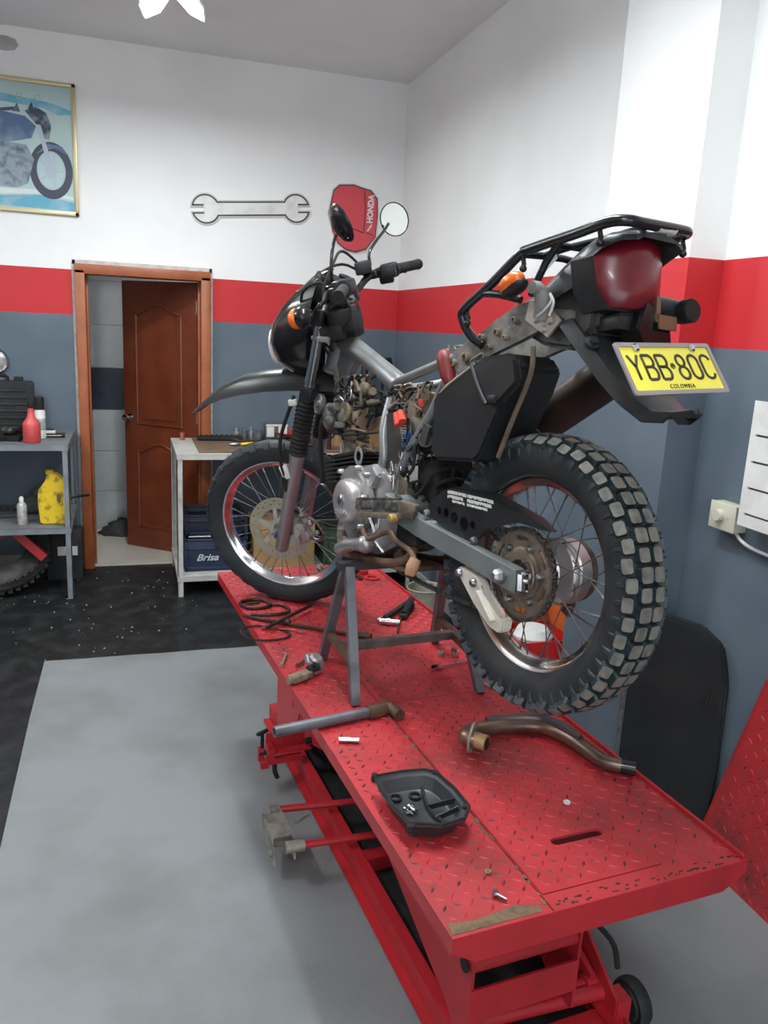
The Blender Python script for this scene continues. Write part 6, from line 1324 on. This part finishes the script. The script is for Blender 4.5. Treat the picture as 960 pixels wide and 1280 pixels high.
flat('poster_bodywork', [[(-.98, 2.80), (-.72, 2.86), (-.56, 2.84), (-.50, 2.79), (-.53, 2.72), (-.66, 2.685), (-.80, 2.70), (-.92, 2.73)], [(-.51, 2.63), (-.44, 2.70), (-.36, 2.69), (-.32, 2.64), (-.40, 2.675), (-.47, 2.655)], [(-1.25, 2.80), (-1.0, 2.78), (-.98, 2.72), (-1.15, 2.74)]], M('poster_slate_blue', (.07, .13, .25), .4, dirt=(.25, .35, .45), ds=10, da=.7), .0116)
flat('poster_engine', [[(-.74, 2.69), (-.56, 2.68), (-.52, 2.60), (-.56, 2.46), (-.62, 2.43), (-.82, 2.43), (-.85, 2.55)], [(-.86, 2.50), (-1.15, 2.52), (-1.15, 2.49), (-.86, 2.45)]], M('poster_grey', (.25, .32, .38), .4, dirt=(.06, .08, .12), ds=28, da=.9), .0114)
flat('poster_headlamp', [[(-.56, 2.87), (-.50, 2.90), (-.44, 2.87), (-.415, 2.80), (-.43, 2.72), (-.47, 2.73), (-.50, 2.80)], [(-.78, 2.855), (-.62, 2.885), (-.60, 2.87), (-.76, 2.84)], [(-.63, 2.86), (-.60, 2.91), (-.585, 2.86)], [(-.545, 2.88), (-.52, 2.925), (-.51, 2.89)]], M('poster_black_blue', (.03, .045, .08), .4, dirt=(.3, .36, .42), ds=22, da=.8), .0120)
b = MB()
for x in (-.60, -.50): b.prism([(x, 2.905 + .025), (x + .03, 2.93), (x + .03, 2.965), (x, 2.965)], .0098, .0121, FB, holes=[[(x + .004, 2.934), (x + .026, 2.934), (x + .026, 2.961), (x + .004, 2.961)]])
b.build('poster_mark', M('poster_faint', (.30, .42, .44), .4), t)

# ---------------------------------------------------------------- ceiling: folding LED lamp, fan, unseen strip lights
LED = M('led_panel', (1.0, 1.0, 1.0), .5, emit=14)
lamp = thing('ceiling_lamp', 'white LED ceiling lamp with folding petal panels at the top of the photo', 'ceiling lamp', (.205, 4.17, ZC))
LP = V((.205, 4.17, 3.16))
MB().cyl(LP + V((0, 0, .02)), V((LP.x, LP.y, ZC - .001)), .03, n=20).lathe([(.0, 0), (.055, 0), (.06, .02), (.03, .04), (.0, .04)], LP, (0, 0, 1), 28).build('lamp_body', WHT, lamp)
for k in range(4):
    a = k * pi / 2 + .5; u = V((cos(a), sin(a), 0)); w = V((-sin(a), cos(a), 0)); dn = (u * .86 - V((0, 0, 1)) * .62).normalized(); nn_ = dn.cross(w).normalized()
    if nn_.z > 0: nn_ = -nn_
    po2 = LP + u * .05 + V((0, 0, .008))
    pp = MB().prism([(0, -.045), (.05, -.068), (.13, -.06), (.19, 0), (.13, .06), (.05, .068), (0, .045)], -.010, .0, (po2, dn, w, nn_), bev=.003); pt = pp.build('petal', WHT, lamp)
    MB().prism([(.008, -.036), (.05, -.058), (.125, -.050), (.175, 0), (.125, .050), (.05, .058), (.008, .036)], .0, .003, (po2, dn, w, nn_)).build('led_face', LED, pt)
fan = thing('ceiling_fan', 'grey wall fan blade reaching in at the upper left edge of the photo', 'fan', (-1.10, 4.70, ZC))
FC = V((-1.10, 4.72, 2.985))
MB().cyl(FC + V((0, 0, .05)), V((FC.x, FC.y, ZC - .001)), .016).lathe([(.0, -.05), (.07, -.045), (.10, -.01), (.10, .02), (.06, .06), (.0, .065)], FC, (0, 0, 1), 30).build('motor_housing', GREYST, fan)
for k in range(3):
    a = .06 + k * 2 * pi / 3; u = V((cos(a), sin(a), 0)); w = (V((-sin(a), cos(a), 0)) + V((0, 0, 1.0))).normalized(); nn_ = u.cross(w)
    MB().prism([(.09, -.03), (.16, -.055), (.56, -.062), (.60, -.045), (.615, 0), (.60, .045), (.56, .062), (.16, .055), (.09, .03)], -.003, .003, (FC, u, w, nn_), bev=.001).build('fan_blade', M('grey_blade', (.28, .28, .28), .5), fan)
def unseen_tube_light(x, y, power, label, zl=2.98):  # unseen fittings, added out of view to light the room and walls
    t = thing('unseen_strip_light', label, 'strip light', (x, y, ZC)); X_ = Mx.Translation((x, y, 0)) @ Mx.Rotation(pi / 2, 4, 'Z')
    MB().box((0, 0, zl), (1.25, .05, .05), bev=.006).build('fitting', WHT, t, X_)
    MB().cyl((-.4, 0, zl), (-.4, 0, ZC - .001), .005).cyl((.4, 0, zl), (.4, 0, ZC - .001), .005).build('hanging_rod', STEEL, t, X_)
    MB().cyl((-.59, 0, zl - .045), (.59, 0, zl - .045), .014, n=14).build('fluorescent_tube', M('tube_glow', (1., .99, .97), .5, emit=9), t, X_)
    for up, pw_ in ((0, power), (1, power * .48)):  # the upward lamp is added to brighten the ceiling
        l = bpy.data.lights.new('unseen_strip_lamp', 'AREA'); l.shape = 'RECTANGLE'; l.size = 1.2; l.size_y = .08; l.energy = pw_; l.color = (.93, .99, 1)
        lo = bpy.data.objects.new('unseen_strip_lamp', l); COL.objects.link(lo); lo.parent = t
        lo.matrix_basis = t.matrix_basis.inverted() @ (Mx.Translation((x, y, zl + (.04 if up else -.065))) @ Mx.Rotation(pi / 2, 4, 'Z') @ Mx.Rotation(pi * up, 4, 'X'))
unseen_tube_light(.65, 2.0, 36, 'unseen hanging strip light over the lift table, out of frame')
unseen_tube_light(-1.5, 3.2, 50, 'unseen hanging strip light added at the left to brighten the right wall')
unseen_tube_light(-.4, -.9, 44, 'unseen hanging strip light added behind the camera, out of frame')
l = bpy.data.lights.new('led_lamp', 'AREA'); l.shape = 'DISK'; l.size = .34; l.energy = 40; l.color = (.93, .99, 1); l.spread = R_(180)
lo = bpy.data.objects.new('led_lamp', l); COL.objects.link(lo); lo.parent = lamp; lo.matrix_basis = lamp.matrix_basis.inverted() @ Mx.Translation(LP - V((0, 0, .16)))
# unseen lamp added to brighten the washroom
t = thing('washroom_fill_lamp', 'unseen round lamp added on the washroom ceiling to brighten the room', 'ceiling lamp', (.5, 6.2, WZ))
MB().lathe([(.0, -.06), (.07, -.055), (.10, -.03), (.10, .0), (.0, .0)], (.5, 6.2, WZ - .026), (0, 0, 1), 26).build('lamp_dome', M('washroom_fill_glow', (1., .98, .95), .5, emit=1.2), t)
l = bpy.data.lights.new('washroom_fill_light', 'POINT'); l.energy = 3.5; l.shadow_soft_size = .08
lo = bpy.data.objects.new('washroom_fill_light', l); COL.objects.link(lo); lo.parent = t; lo.matrix_basis = t.matrix_basis.inverted() @ Mx.Translation((.5, 6.2, WZ - .16))
# daylight through the open shop front: bright overcast sky, portal in the opening
w = bpy.data.worlds.new('sky'); SC.world = w; w.use_nodes = True
bg = w.node_tree.nodes['Background']; bg.inputs['Color'].default_value = (.86, .93, 1, 1); bg.inputs['Strength'].default_value = 3.2
su = bpy.data.lights.new('sun', 'SUN'); su.energy = 3.5; su.angle = .02; su.color = (1, .95, .88); suo = bpy.data.objects.new('sun', su); COL.objects.link(suo); suo.rotation_euler = (R_(24), R_(8), 0)
l = bpy.data.lights.new('front_opening_portal', 'AREA'); l.shape = 'RECTANGLE'; l.size = XR - XL - .6; l.size_y = 2.75; l.cycles.is_portal = True
lo = bpy.data.objects.new('front_opening_portal', l); COL.objects.link(lo); lo.location = ((XL + XR) / 2, YF - .02, 1.375); lo.rotation_euler = (R_(90), 0, 0)
SC.view_settings.view_transform = 'Standard'; SC.view_settings.look = 'None'; SC.view_settings.exposure = -.10; SC.view_settings.gamma = 1; SC.view_settings.use_curve_mapping = False
